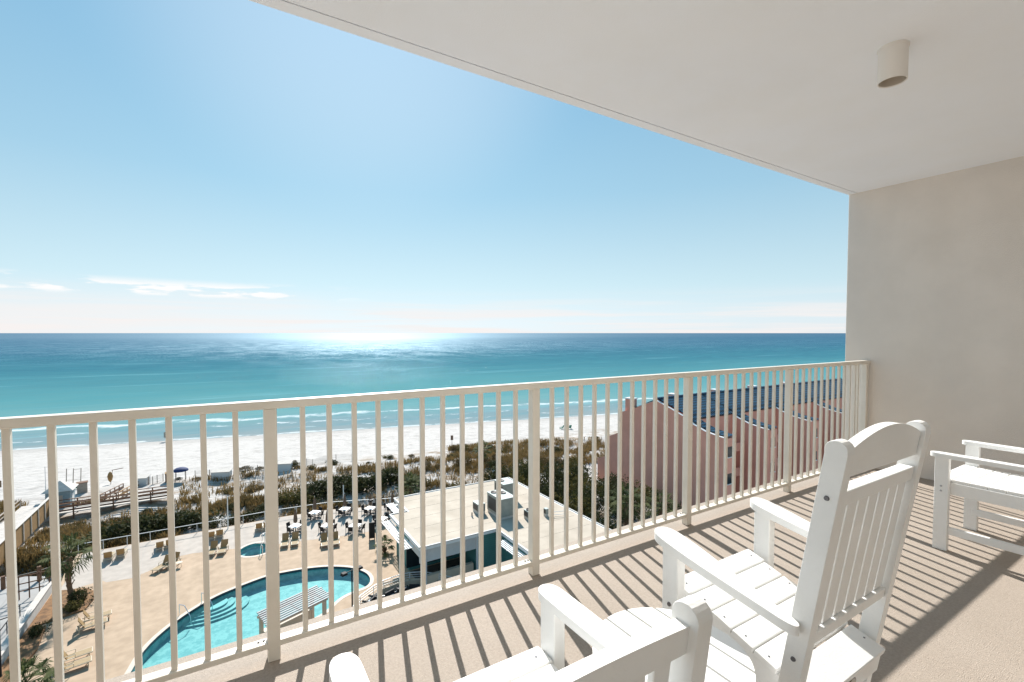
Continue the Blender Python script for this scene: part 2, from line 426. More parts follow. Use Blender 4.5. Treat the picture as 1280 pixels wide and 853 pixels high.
def board_material():
    m, nt, p = nodes_of('deck_boards'); h = NT(nt)
    P = h.pos(); x, y, z = h.xyz(P)
    f = h.m('FRACT', h.m('MULTIPLY', y, 5.0))
    n = h.noise(P, 1.5, 5, 0.6, (1, 3, 1))
    col = h.mix(h.rng(n, 0.35, 0.65), (0.60, 0.55, 0.50), (0.47, 0.43, 0.39))
    col = h.mix(h.rng(f, 0.0, 0.10, 1.0, 0.0), col, (0.16, 0.13, 0.11))
    nt.links.new(col, p.inputs['Base Color']); p.inputs['Roughness'].default_value = 0.85
board_material()

def paver_joints(name, sx, sy, dark):
    m = MATS[name]; nt = m.node_tree; h = NT(nt); p = nt.nodes['Principled BSDF']
    src = p.inputs['Base Color'].links[0].from_socket
    x, y, z = h.xyz(h.pos())
    jx = h.rng(h.m('FRACT', h.m('MULTIPLY', x, sx)), 0.0, 0.06, 1.0, 0.0)
    jy = h.rng(h.m('FRACT', h.m('MULTIPLY', y, sy)), 0.0, 0.06, 1.0, 0.0)
    j = h.m('MULTIPLY', h.m('MAXIMUM', jx, jy), 0.45)
    nt.links.new(h.mix(j, src, dark), p.inputs['Base Color'])
paver_joints('white_paving', 0.8, 0.8, (0.38, 0.35, 0.32))
paver_joints('deck_stone', 1.6, 1.6, (0.40, 0.30, 0.22))
paver_joints('path_concrete', 0.25, 0.25, (0.24, 0.23, 0.21))
paver_joints('brown_paver', 2.0, 2.0, (0.04, 0.03, 0.025))

# ------------------------------------------------------------------ mesh helpers
class MB:
    def __init__(s): s.v = []; s.f = []; s.sm = []
    def add(s, vs, fs, smooth=False):
        o = len(s.v); s.v += [Vector(v) for v in vs]
        for f in fs: s.f.append([i + o for i in f]); s.sm.append(smooth)
        return s
    def box(s, c, d, rz=0.0, M=None):
        hx, hy, hz = d[0] / 2, d[1] / 2, d[2] / 2
        vs = [Vector((a * hx, b * hy, e * hz)) for e in (-1, 1) for b in (-1, 1) for a in (-1, 1)]
        m = M if M is not None else Matrix.Rotation(rz, 3, 'Z')
        vs = [m @ v + Vector(c) for v in vs]
        return s.add(vs, [(0, 2, 3, 1), (4, 5, 7, 6), (0, 1, 5, 4), (2, 6, 7, 3), (1, 3, 7, 5), (0, 4, 6, 2)])
    def beam(s, p, q, w, h, up=(0, 0, 1)):
        p = Vector(p); q = Vector(q); d = (q - p); L = d.length; d.normalize()
        u = Vector(up); sx = d.cross(u)
        if sx.length < 1e-5: u = Vector((0, 1, 0)); sx = d.cross(u)
        sx.normalize(); uu = sx.cross(d)
        m = Matrix((sx, d, uu)).transposed()
        return s.box((p + q) / 2, (w, L, h), M=m)
    def tube(s, p, q, r1, r2=None, n=10, caps=True):
        r2 = r1 if r2 is None else r2
        p = Vector(p); q = Vector(q); d = (q - p).normalized()
        a = d.orthogonal().normalized(); b = d.cross(a)
        vs = []
        for c, r in ((p, r1), (q, r2)):
            for i in range(n):
                t = 2 * math.pi * i / n
                vs.append(c + a * (r * math.cos(t)) + b * (r * math.sin(t)))
        fs = [(i, (i + 1) % n, n + (i + 1) % n, n + i) for i in range(n)]
        s.add(vs, fs, True)
        if caps: s.add(vs, [tuple(range(n - 1, -1, -1)), tuple(range(n, 2 * n))])
        return s
    def path(s, pts, r, n=8):
        for a, b in zip(pts[:-1], pts[1:]): s.tube(a, b, r, r, n)
        return s
    def prism(s, pts, vec):
        """pts: planar polygon (3D), vec: extrusion"""
        n = len(pts); P = [Vector(p) for p in pts]; V = Vector(vec)
        tris = tessellate_polygon([P])
        nrm = Vector((0, 0, 0))
        for i in range(n): nrm += P[i].cross(P[(i + 1) % n])
        flip = nrm.dot(V) > 0
        vs = P + [p + V for p in P]
        fs = []
        for t in tris:
            a, b, c = t
            tn = (P[b] - P[a]).cross(P[c] - P[a])
            if (tn.dot(V) > 0): a, c = c, a
            fs.append((a, b, c)); fs.append((c + n, b + n, a + n))
        for i in range(n):
            j = (i + 1) % n
            fs.append((i, j, j + n, i + n) if flip else (j, i, i + n, j + n))
        return s.add(vs, fs)
    def sheet(s, loops, z):
        L = [[Vector((p[0], p[1], z)) for p in l] for l in loops]
        flat = [p for l in L for p in l]
        fs = []
        for a, b, c in tessellate_polygon(L):
            if (flat[b] - flat[a]).cross(flat[c] - flat[a]).z < 0: a, c = c, a
            fs.append((a, b, c))
        return s.add(flat, fs)
    def wall(s, pts, z0, z1, closed=True, flip=False):
        n = len(pts)
        vs = [(p[0], p[1], z0) for p in pts] + [(p[0], p[1], z1) for p in pts]
        fs = []
        for i in range(n if closed else n - 1):
            j = (i + 1) % n
            fs.append((i, j, j + n, i + n) if not flip else (j, i, i + n, j + n))
        return s.add(vs, fs)
    def lathe(s, prof, n=24, c=(0, 0, 0)):
        vs = []
        for r, z in prof:
            for i in range(n):
                t = 2 * math.pi * i / n
                vs.append((c[0] + r * math.cos(t), c[1] + r * math.sin(t), c[2] + z))
        fs = []
        for k in range(len(prof) - 1):
            for i in range(n):
                j = (i + 1) % n
                fs.append((k * n + i, k * n + j, (k + 1) * n + j, (k + 1) * n + i))
        return s.add(vs, fs, True)
    def mesh(s, name, m):
        me = bpy.data.meshes.new(name)
        me.from_pydata([tuple(v) for v in s.v], [], s.f)
        me.polygons.foreach_set('use_smooth', s.sm)
        for x in (m if isinstance(m, (list, tuple)) else [m]): me.materials.append(MATS[x])
        me.update()
        return me
    def build(s, name, m, parent=None, bevel=0.0, seg=2):
        o = bpy.data.objects.new(name, s.mesh(name, m)); COL.objects.link(o)
        if parent is not None: o.parent = parent
        if bevel:
            b = o.modifiers.new('bevel', 'BEVEL'); b.width = bevel; b.segments = seg; b.limit_method = 'ANGLE'; b.angle_limit = R(40)
        return o
def tag(o, label=None, cat=None, group=None, kind=None):
    if label: o['label'] = label
    if cat: o['category'] = cat
    if group: o['group'] = group
    if kind: o['kind'] = kind
    return o
def thing(name, label, cat, loc=(0, 0, 0), rz=0.0, group=None):
    o = bpy.data.objects.new(name, None); COL.objects.link(o)
    o.location = loc; o.rotation_euler = (0, 0, rz); o.empty_display_size = 0.2
    return tag(o, label, cat, group)
def copy_tree(o, parent=None):
    c = o.copy(); COL.objects.link(c)
    if parent is not None: c.parent = parent
    for ch in list(o.children): copy_tree(ch, c)
    return c
def again(proto, used, label, loc, rz=0.0, group=None, scale=None):
    o = proto if not used else copy_tree(proto)
    o.location = loc; o.rotation_euler = (0, 0, rz)
    if scale: o.scale = scale if isinstance(scale, tuple) else (scale,) * 3
    o['label'] = label
    if group: o['group'] = group
    return o
def struct(name, mb, m):
    return tag(mb.build(name, m), kind='structure')
RND = random.Random(7)

# ------------------------------------------------------------------ sand, sea
def shore_y(x): return SHORE_A + SHORE_B * x
def hnoise(x, y):
    return (math.sin(x * 0.31 + 1.3 * math.sin(y * 0.22)) + math.sin(y * 0.43 + x * 0.17 + 1.7) + 0.6 * math.sin(x * 0.83 - y * 0.61)) / 2.6
def ground_z(x, y):
    d = shore_y(x) - y
    z = SEA_Z + 0.05 * d if d > 0 else SEA_Z + 0.035 * d
    z = min(z, -1.5)
    # dune ridge
    t = max(0.0, min(1.0, (93 - 0.12 * x - y) / 8.0)); t = t * t * (3 - 2 * t)
    z = z * (1 - t) + t * (-0.75 + 0.55 * hnoise(x, y))
    if y < 63.5:
        k = min(1.0, (63.5 - y) / 2.0)
        inside = (x < 31)
        z = z * (1 - k) + k * (-2.2 if inside else -1.0)
    return max(z, -9.0)
xs = [-900, -500, -300, -200, -140] + [-100 + 2.0 * i for i in range(141)] + [200, 260, 350, 500, 900]
ys = [-200, -100, -40, 0, 20, 40, 55] + [60 + 1.6 * i for i in range(63)] + [165, 175, 200, 260, 400]
mb = MB()
vs = [(x, y, ground_z(x, y)) for y in ys for x in xs]
nx = len(xs)
mb.add(vs, [(j * nx + i, j * nx + i + 1, (j + 1) * nx + i + 1, (j + 1) * nx + i) for j in range(len(ys) - 1) for i in range(nx - 1)], True)
struct('ground', mb, 'white_sand')

mb = MB()
xr = [-90000, -30000, -9000, -3000, -1000, -300, 0, 300, 1000, 3000, 9000, 30000, 90000]
yr = [95, 160, 300, 700, 2000, 6000, 20000, 60000, 120000]
vs = [(x, y, SEA_Z) for y in yr for x in xr]
mb.add(vs, [(j * 13 + i, j * 13 + i + 1, (j + 1) * 13 + i + 1, (j + 1) * 13 + i) for j in range(len(yr) - 1) for i in range(12)])
struct('water', mb, 'sea_water')

# ------------------------------------------------------------------ balcony: floor, ceiling, wall
FZ = CZ - 1.346
YR = 2.125
XW = 5.486
YS = 2.328
mb = MB(); mb.box(((XW - 6) / 2, (YS - 1.75) / 2, FZ - 0.1), (XW + 6, YS + 1.75, 0.2))
struct('balcony_floor', mb, 'floor_coating')
t = thing('balcony_ceiling', 'smooth off-white ceiling slab over the balcony with a drip groove along its edge', 'ceiling', (0, 0, CZ + 1.4225))
mb = MB(); mb.box(((XW + 0.25 - 6) / 2, (2.248 - 1.75) / 2, 0.1), (XW + 6.25, 2.248 + 1.75, 0.2)); mb.build('slab', 'ceiling_paint', t)
mb = MB(); mb.box(((XW + 0.25 - 6) / 2, (2.257 + YS) / 2, 0.1), (XW + 6.25, YS - 2.257, 0.2)); mb.build('edge_strip', 'ceiling_paint', t)
t = thing('side_wall', 'tall grey-beige stucco wall closing the right end of the balcony', 'wall', (XW, 0, FZ))
mb = MB(); mb.box((0.126, (YS - 0.003 - 1.75) / 2, 1.284), (0.25, YS - 0.003 + 1.75, 2.99)); mb.build('wall_face', 'stucco', t, bevel=0.006)
t = thing('back_wall', 'pale stucco wall with door frames and an added bounce panel behind the viewpoint of the balcony', 'wall', (0, -1.75, FZ))
mb = MB()
mb.box((-4.6, -0.1, 1.384), (2.8, 0.2, 2.768)); mb.box((3.9, -0.1, 1.384), (3.2, 0.2, 2.768)); mb.box((-0.45, -0.1, 2.5), (5.49, 0.2, 0.53))
mb.build('wall_face', 'stucco_back', t)
mb = MB()
for k in range(4):
    x0 = -3.2 + k * 1.375
    for a, b in (((x0, 0, 1.117), (0.06, 0.06, 2.234)), ((x0 + 1.375, 0, 1.117), (0.05, 0.05, 2.234))): mb.box((a[0] + 0.03, -0.06, a[2]), b)
mb.build('door_frame', 'white_trim', t)
mb = MB(); mb.box((-0.45, -0.1, 1.117), (5.48, 0.012, 2.2)); mb.build('bounce_panel', 'stucco_back', t)  # unseen pale panel added in the doorway to bounce light onto the ceiling

# ceiling lamp
t = thing('ceiling_light', 'cream cylinder downlight mounted on the white balcony ceiling', 'ceiling lamp', (2.857, 1.03, CZ + 1.4225))
mb = MB(); mb.lathe([(0.060, 0.0), (0.060, -0.168), (0.058, -0.170), (0.055, -0.168), (0.054, -0.06)], 40); mb.build('shade', 'lamp_paint', t)
mb = MB(); mb.lathe([(0.0, -0.055), (0.054, -0.055), (0.054, -0.165)], 40); mb.build('reflector', 'lamp_inside', t)
mb = MB(); mb.lathe([(0.064, 0.0), (0.064, -0.008), (0.060, -0.010)], 40); mb.build('mounting_plate', 'lamp_paint', t)

# railing
PL, X0 = 1.30, 0.143
t = thing('balcony_railing', 'cream painted metal railing with upright bars along the balcony edge', 'railing', (0, YR, FZ))
xl, xrr = -3.0, XW
mb = MB(); mb.box(((xl + xrr) / 2, 0, 1.073 - 0.017), (xrr - xl, 0.052, 0.034)); mb.build('top_rail', 'rail_paint', t, bevel=0.006, seg=3)
mb = MB(); mb.box(((xl + xrr) / 2, 0.0, 0.069), (xrr - xl, 0.046, 0.024)); mb.build('bottom_rail', 'rail_paint', t, bevel=0.003)
post_me = MB().box((0, 0, 0.5195), (0.047, 0.047, 1.039)).mesh('post', 'rail_paint')
bar_me = MB().box((0, 0, 0.56), (0.0195, 0.0195, 0.958)).mesh('baluster', 'rail_paint')
foot_me = MB().box((0, 0, 0.004), (0.062, 0.062, 0.008)).mesh('base_plate', 'rail_paint')
nail = MB().box((0, 0, 0), (0.006, 0.006, 0.006))
for i in range(-2, 5):
    if i < 4:
        for j in range(1, 12):
            x = X0 + PL * (i + 0.5 + (j - 6) * 0.0813)
            if x < xl: continue
            o = bpy.data.objects.new('baluster', bar_me); COL.objects.link(o); o.parent = t; o.location = (x, 0, 0)
    xp = X0 + PL * i
    if i == 4: xp = XW - 0.045
    if i == 4:
        for x in (X0 + PL * 4 - 0.06,):
            o = bpy.data.objects.new('baluster', bar_me); COL.objects.link(o); o.parent = t; o.location = (x, 0, 0)
    o = bpy.data.objects.new('post', post_me); COL.objects.link(o); o.parent = t; o.location = (xp, 0, 0)
    b = o.modifiers.new('bevel', 'BEVEL'); b.width = 0.003; b.segments = 2
    for dx in (-0.055, -0.036):
        mb = MB(); mb.tube((xp + dx, 0.006, 0.081), (xp + dx, 0.006, 0.086), 0.005, 0.004, 8); mb.build('bolt', 'bolt_metal', t)

# ------------------------------------------------------------------ balcony furniture
def add_bolt(p, n, parent, r=0.008):
    p = Vector(p); n = Vector(n).normalized()
    mb = MB(); mb.tube(p, p + n * 0.004, r, r * 0.8, 12)
    return mb.build('bolt', 'bolt_metal', parent)

def arm_outline(pts):
    """round the outline a little with Chaikin corner cutting"""
    for _ in range(3):
        q = []
        n = len(pts)
        for i in range(n):
            a = Vector(pts[i]); b = Vector(pts[(i + 1) % n])
            q += [a * 0.75 + b * 0.25, a * 0.25 + b * 0.75]
        pts = q
    return pts

def rocking_chair(cx):
    t = thing('rocking_chair', 'white tall-backed rocking chair with an arched top rail, facing the sea', 'rocking chair', (cx, 0.85, FZ))
    Y0 = -0.85
    k = 0.158
    def py(z): return Y0 + 0.574 + k * (1.06 - z)
    # back posts with rounded tops
    for s in (-1, 1):
        pts = []
        z0 = 0.13
        pts.append((0, py(z0) + 0.027, z0)); pts.append((0, py(1.035) + 0.027, 1.035))
        for a in range(0, 181, 20):
            pts.append((0, py(1.035) + 0.027 * math.cos(R(a)), 1.04 + 0.024 * math.sin(R(a)) + 0.006))
        pts.append((0, py(1.035) - 0.027, 1.035)); pts.append((0, py(z0) - 0.027, z0))
        mb = MB(); mb.prism([(s * 0.2525 - 0.020, p[1], p[2]) for p in pts], (0.040, 0, 0))
        o = mb.build('back_post', 'white_poly', t, bevel=0.006, seg=3)
        for z in (0.915, 0.44):
            add_bolt((s * 0.2725, py(z), z), (s, 0, 0), o, 0.007)
    # arched head rail
    def lean(pts2, th, name, off=0.0):
        mb = MB(); mb.prism([(x, py(z) - th / 2 + off, z) for x, z in pts2], (0, th, 0)); return mb.build(name, 'white_poly', t, bevel=0.004)
    arch = [(-0.23, 0.966), (0.23, 0.966)] + [(0.23 - 0.46 * i / 16, 1.040 + 0.048 * math.sin(math.pi * i / 16) ** 0.9) for i in range(17)]
    lean(arch, 0.03, 'head_rail')
    lean([(-0.23, 0.885), (0.23, 0.885), (0.23, 0.929), (-0.23, 0.929)], 0.040, 'middle_rail')
    lean([(-0.23, 0.475), (0.23, 0.475), (0.23, 0.512), (-0.23, 0.512)], 0.040, 'lower_rail')
    for i in range(7):
        x = -0.198 + 0.066 * i
        lean([(x - 0.0275, 0.512), (x + 0.0275, 0.512), (x + 0.0275, 0.885), (x - 0.0275, 0.885)], 0.018, 'back_slat')
    # seat
    sl = 0.29
    def sz(y): return 0.452 - sl * (Y0 + 1.115 - y)
    slat_y = [Y0 + 1.082 - 0.0755 * i for i in range(6)]
    for i, y in enumerate(slat_y):
        hw = 0.222 if i < 5 else 0.222
        if i == 0: hw = 0.232
        wdt = 0.0728 if i < 5 else 0.105
        if i == 5: y -= 0.018
        mb = MB(); mb.box((0, y, sz(y) - 0.010), (2 * hw, wdt, 0.020), M=Matrix.Rotation(math.atan(sl), 3, 'X'))
        o = mb.build('seat_slat', 'white_poly', t, bevel=0.003)
        for s in (-1, 1):
            mb = MB(); mb.tube((s * 0.20, y, sz(y) - 0.001), (s * 0.20, y, sz(y) + 0.0012), 0.0036, 0.0036, 8); mb.build('screw', 'bolt_metal', o)
    for s in (-1, 1):
        mb = MB(); y1, y2 = Y0 + 1.09, Y0 + 0.70
        mb.prism([(s * 0.2 - 0.014, y1, sz(y1) - 0.021), (s * 0.2 - 0.014, y2, sz(y2) - 0.021), (s * 0.2 - 0.014, y2, sz(y2) - 0.10), (s * 0.2 - 0.014, y1, sz(y1) - 0.10)], (0.028, 0, 0))
        mb.build('seat_rail', 'white_poly', t, bevel=0.003)
    yr_ = Y0 + 0.66
    mb = MB(); mb.box((0, yr_, 0.272), (0.44, 0.024, 0.085), M=Matrix.Rotation(R(9), 3, 'X')); ap = mb.build('rear_apron', 'white_poly', t, bevel=0.004)
    mb = MB(); mb.tube((0, 0, 0), (0, -0.003, 0), 0.021, 0.021, 24)
    for v in mb.v: v.x *= 1.05; v.z *= 0.85
    b1 = mb.build('badge', 'badge_ring', ap); b1.location = (0.02, yr_ - 0.0125, 0.272)
    mb = MB(); mb.tube((0, 0, 0), (0, -0.0015, 0), 0.0165, 0.0165, 24)
    for v in mb.v: v.x *= 1.05; v.z *= 0.82
    b2 = mb.build('badge_face', 'badge_face', ap); b2.location = (0.02, yr_ - 0.0155, 0.272)
    mb = MB(); mb.box((0, Y0 + 1.105, 0.405), (0.46, 0.024, 0.085)); mb.build('front_apron', 'white_poly', t, bevel=0.004)
    # front legs, arms, rockers
    for s in (-1, 1):
        mb = MB(); mb.box((s * 0.278, Y0 + 1.075, 0.33), (0.042, 0.066, 0.55)); lg = mb.build('front_leg', 'white_poly', t, bevel=0.005, seg=3)
        add_bolt((s * 0.278 - 0.0215 * (1 if s < 0 else -1) * 1, Y0 + 1.075, 0.40), (s, 0, 0), lg)
        out = [(0.245, 1.135), (0.332, 1.138), (0.338, 1.02), (0.330, 0.88), (0.318, 0.76), (0.310, 0.650), (0.272, 0.650), (0.268, 0.74), (0.255, 0.88), (0.240, 1.02)]
        out = arm_outline([(s * x, Y0 + y) for x, y in out])
        mb = MB()
        pts = [(p[0], p[1], 0.648 - 0.20 * (Y0 + 1.135 - p[1])) for p in out]
        mb.prism(pts, (0, 0, -0.028)); mb.build('armrest', 'white_poly', t, bevel=0.006, seg=3)
        mb = MB(); n = 18; top = []; bot = []
        for i in range(n + 1):
            y = -0.52 + 1.02 * i / n
            zb = (y - 0.03) ** 2 / 2.3
            bot.append((s * 0.278 - 0.018, y, zb)); top.append((s * 0.278 - 0.018, y, zb + 0.062 - 0.02 * abs(y)))
        mb.prism(bot + top[::-1], (0.036, 0, 0)); mb.build('rocker', 'white_poly', t, bevel=0.004)
    mb = MB(); mb.box((0, Y0 + 1.075, 0.19), (0.52, 0.024, 0.05)); mb.build('stretcher', 'white_poly', t, bevel=0.004)
    return t
rocking_chair(1.60)

def armchair(label, cx, cy, rz=0.0):
    t = thing('garden_armchair', label, 'armchair', (cx, cy, FZ), rz)
    # local origin under the front arm tips' mid line
    AT = 0.604
    for s in (-1, 1):
        mb = MB(); mb.box((s * 0.279, -0.040, 0.289), (0.038, 0.068, 0.578)); lg = mb.build('front_leg', 'white_poly', t, bevel=0.004, seg=3)
        for z in (0.37, 0.40): add_bolt((s * 0.2985, -0.04, z), (s, 0, 0), lg, 0.006).data.materials[0] = MATS['plug_grey']
        out = [(0.252, 0.018), (0.318, 0.018), (0.320, -0.10), (0.316, -0.40), (0.300, -0.545), (0.262, -0.545), (0.256, -0.40), (0.250, -0.10)]
        out = arm_outline([(s * x, y) for x, y in out])
        mb = MB(); mb.prism([(p[0], p[1], AT) for p in out], (0, 0, -0.026)); mb.build('armrest', 'white_poly', t, bevel=0.005, seg=3)
        # rear leg and back post in one piece, rounded top
        P = [(-0.40, 0), (-0.44, 0.40), (-0.515, 0.835)]
        pts = [(-0.438, 0.0), (-0.455, 0.42), (-0.505, 0.82)] + [(-0.535 + 0.030 * math.cos(R(a)), 0.822 + 0.026 * math.sin(R(a))) for a in range(0, 181, 20)] + [(-0.565, 0.82), (-0.515, 0.42), (-0.512, 0.0)]
        mb = MB(); mb.prism([(s * 0.236 - 0.021, y, z) for y, z in pts], (0.042, 0, 0)); mb.build('back_post', 'white_poly', t, bevel=0.006, seg=3)
        mb = MB(); mb.box((s * 0.245, -0.245, 0.384), (0.026, 0.45, 0.075)); mb.build('seat_rail', 'white_poly', t, bevel=0.003)
        mb = MB(); mb.box((s * 0.270, -0.255, 0.125), (0.024, 0.42, 0.045)); mb.build('stretcher', 'white_poly', t, bevel=0.003)
    def yb(z): return -0.480 - (z - 0.42) * 0.128
    hr = [(-0.215, 0.755), (0.215, 0.755)] + [(0.215 - 0.43 * i / 12, 0.810 + 0.007 * math.sin(math.pi * i / 12)) for i in range(13)]
    mb = MB(); mb.prism([(x, yb(z) - 0.016, z) for x, z in hr], (0, 0.030, 0)); mb.build('head_rail', 'white_poly', t, bevel=0.004)
    mb = MB(); mb.box((0, yb(0.49), 0.49), (0.43, 0.03, 0.05)); mb.build('lower_rail', 'white_poly', t, bevel=0.004)
    for i in range(6):
        x = -0.165 + 0.066 * i
        mb = MB(); mb.beam((x, yb(0.515), 0.515), (x, yb(0.755), 0.755), 0.044, 0.016, up=(0, 1, 0)); mb.build('back_slat', 'white_poly', t, bevel=0.003)
    for i in range(6):
        y = -0.036 - 0.079 * i
        mb = MB(); mb.box((0, y, 0.431), (0.50 if i else 0.515, 0.073, 0.019)); o = mb.build('seat_slat', 'white_poly', t, bevel=0.003)
        for s in (-1, 1):
            mb = MB(); mb.tube((s * 0.225, y, 0.440), (s * 0.225, y, 0.4416), 0.0042, 0.0042, 8); mb.build('screw', 'bolt_metal', o)
    mb = MB(); mb.box((0, -0.018, 0.382), (0.50, 0.024, 0.075)); mb.build('front_apron', 'white_poly', t, bevel=0.003)
    return t
armchair('white slatted armchair in the bottom foreground, only its low back and arms in frame', 0.497, 1.088)
armchair('white slatted armchair near the stucco wall, its back cut off by the frame', 4.056, 1.090)

t = thing('side_table', 'small round white slatted table between the two nearest chairs', 'side table', (1.045, 0.86, FZ))
rr, nsl = 0.214, 5
wd = 2 * rr / nsl
for i in range(nsl):
    a = -rr + wd * i + 0.004; b = a + wd - 0.008
    pts = []
    for q in range(9):
        x = a + (b - a) * q / 8; pts.append((x, math.sqrt(max(1e-6, rr * rr - min(x * x, rr * rr))), 0.45))
    pts2 = [(p[0], -p[1], 0.45) for p in reversed(pts)]
    mb = MB(); mb.prism(pts + pts2, (0, 0, -0.022)); mb.build('table_slat', 'white_poly', t, bevel=0.003)
for a in (45, 135, 225, 315):
    mb = MB(); mb.box((0.13 * math.cos(R(a)), 0.13 * math.sin(R(a)), 0.21), (0.045, 0.045, 0.42), rz=R(a)); mb.build('leg', 'white_poly', t, bevel=0.004)
for y in (-0.10, 0.10):
    mb = MB(); mb.box((0, y, 0.41), (0.33, 0.03, 0.035)); mb.build('cleat', 'white_poly', t, bevel=0.003)

# ------------------------------------------------------------------ pool deck
POOL = [(-6.2, 36.0), (-5.78, 37.6), (-5.3, 40.6), (-3.6, 43.4), (-1.4, 45.45), (0.46, 46.25), (2.6, 46.95), (3.8, 46.95), (5.94, 46.6), (7.88, 45.9), (9.7, 44.5), (10.5, 43.0), (10.62, 41.9), (10.4, 41.0), (9.9, 40.45), (8.83, 40.35), (7.9, 40.05), (7.19, 39.55), (6.3, 38.5), (5.0, 37.85), (3.0, 37.5), (1.9, 36.9), (1.4, 34.5), (0.2, 31.5), (-2.0, 30.2), (-4.5, 31.3), (-5.9, 33.6)]
def smooth_loop(p, it=2):
    for _ in range(it):
        q = []
        for i in range(len(p)):
            a = p[i]; b = p[(i + 1) % len(p)]
            q += [(a[0] * 0.75 + b[0] * 0.25, a[1] * 0.75 + b[1] * 0.25), (a[0] * 0.25 + b[0] * 0.75, a[1] * 0.25 + b[1] * 0.75)]
        p = q
    return p
def offset_loop(p, d):
    q = []; n = len(p)
    area = sum(p[i][0] * p[(i + 1) % n][1] - p[(i + 1) % n][0] * p[i][1] for i in range(n))
    sg = 1 if area > 0 else -1
    for i in range(n):
        a = Vector(p[i - 1]); b = Vector(p[(i + 1) % n]); t_ = (b - a).normalized()
        q.append((p[i][0] + t_.y * d * sg, p[i][1] - t_.x * d * sg))
    return q
pool_in = smooth_loop(POOL)
pool_out = offset_loop(pool_in, 0.32)
SPA_C = G(320.5, 686.5)
spa_in = [(SPA_C.x + 1.55 * math.cos(R(a)), SPA_C.y + 1.55 * math.sin(R(a))) for a in range(0, 360, 10)]
spa_out = [(SPA_C.x + 1.85 * math.cos(R(a)), SPA_C.y + 1.85 * math.sin(R(a))) for a in range(0, 360, 10)]
ARC = [(7.4, 35.6), (8.7, 37.5), (10.0, 38.4), (10.94, 38.85), (12.4, 39.05), (13.3, 38.95), (14.3, 38.5), (15.4, 37.4), (16.1, 36.3), (16.6, 35.2), (16.9, 33.5), (17.0, 30.0), (17.0, 26.0), (6.6, 26.0), (6.6, 33.8)]
deck = [(-13.1, 26), (31, 24), (31, 29.0), (29.4, 29.0), (29.4, 49.3), (19.0, 49.6), (18.8, 57.8), (13.4, 59.75), (10.4, 60.85), (5.0, 61.4), (-13.1, 61.6)]
mb = MB(); mb.sheet([deck, pool_out, spa_out], 0.0)
mb.wall(deck, -2.5, 0.0)
struct('pool_deck', mb, 'deck_stone')
bnd = [G(128, 726), G(133, 728), G(165, 723), G(186, 714), G(213, 698), G(240, 692), G(300, 685.5), G(306, 683), G(312, 679.5), G(330, 679.5), G(345, 681), G(385, 675.5), G(422, 671), G(442, 668.5), G(457, 665.6), G(480, 660)]
loop = [(p.x, p.y) for p in bnd] + [(14.5, 52.0), (18.6, 52.0), (18.6, 57.7), (13.4, 59.6), (10.4, 60.7), (5.0, 61.25), (-12.6, 61.45), (-12.6, 53.0)]
mb = MB(); mb.sheet([loop], 0.004); struct('deck_paving', mb, 'white_paving')
mb = MB(); mb.sheet([[(14.0, 39.3), (15.6, 37.7), (16.4, 36.4), (17.1, 34.6), (17.2, 26), (21.6, 27), (21.6, 41), (14.0, 41)]], 0.004); struct('porch_paving', mb, 'brown_paver')
mb = MB(); mb.sheet([ARC], 0.004); struct('patio_paving', mb, 'brown_paver')
mb = MB(); mb.sheet([[(-60, 22), (-13.4, 22), (-13.4, 55.0), (-14.5, 57.5), (-18.0, 59.5), (-60, 60)]], -0.02); struct('path', mb, 'path_concrete')

t = thing('swimming_pool', 'large curved swimming pool of turquoise water in the beige deck', 'swimming pool')
mb = MB(); mb.sheet([pool_out, pool_in], 0.012); mb.build('coping', 'coping', t)
mb = MB(); mb.wall(pool_in, -0.22, 0.012, flip=True); mb.build('tile_band', 'tile_band', t)
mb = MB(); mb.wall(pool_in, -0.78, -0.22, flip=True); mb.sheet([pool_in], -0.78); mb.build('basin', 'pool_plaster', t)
mb = MB(); mb.sheet([offset_loop(pool_in, -0.003)], -0.16); mb.build('pool_water', 'pool_water', t)
c0 = Vector((-1.75, 44.9))
for i in range(4):
    rad = 2.6 - 0.45 * i
    pts = []
    for a in range(0, 360, 12):
        p = Vector((c0.x + rad * math.cos(R(a)) * 1.15, c0.y + rad * math.sin(R(a)) * 0.75))
        pts.append(p)
    # keep only the part inside the pool: clip against the far edge line
    e1, e2 = Vector((-4.3, 42.45)), Vector((1.0, 46.3)); dn = (e2 - e1).normalized(); nn = Vector((dn.y, -dn.x))
    q = [p if (p - e1).dot(nn) > 0.02 else p - nn * ((p - e1).dot(nn) - 0.02) for p in pts]
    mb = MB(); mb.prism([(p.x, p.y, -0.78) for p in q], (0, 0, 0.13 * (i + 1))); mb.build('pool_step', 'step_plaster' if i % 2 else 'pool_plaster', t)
for dx in (0.0, 1.4):
    mb = MB(); b = Vector((-3.55 + dx, 43.9 + dx * 0.75, 0)); mb.path([b, b + Vector((0, 0, 0.85)), b + Vector((0.35, -0.35, 0.85)), b + Vector((0.75, -0.8, 0.1)), b + Vector((0.78, -0.83, -0.5))], 0.03); mb.build('handrail', 'chrome', t)

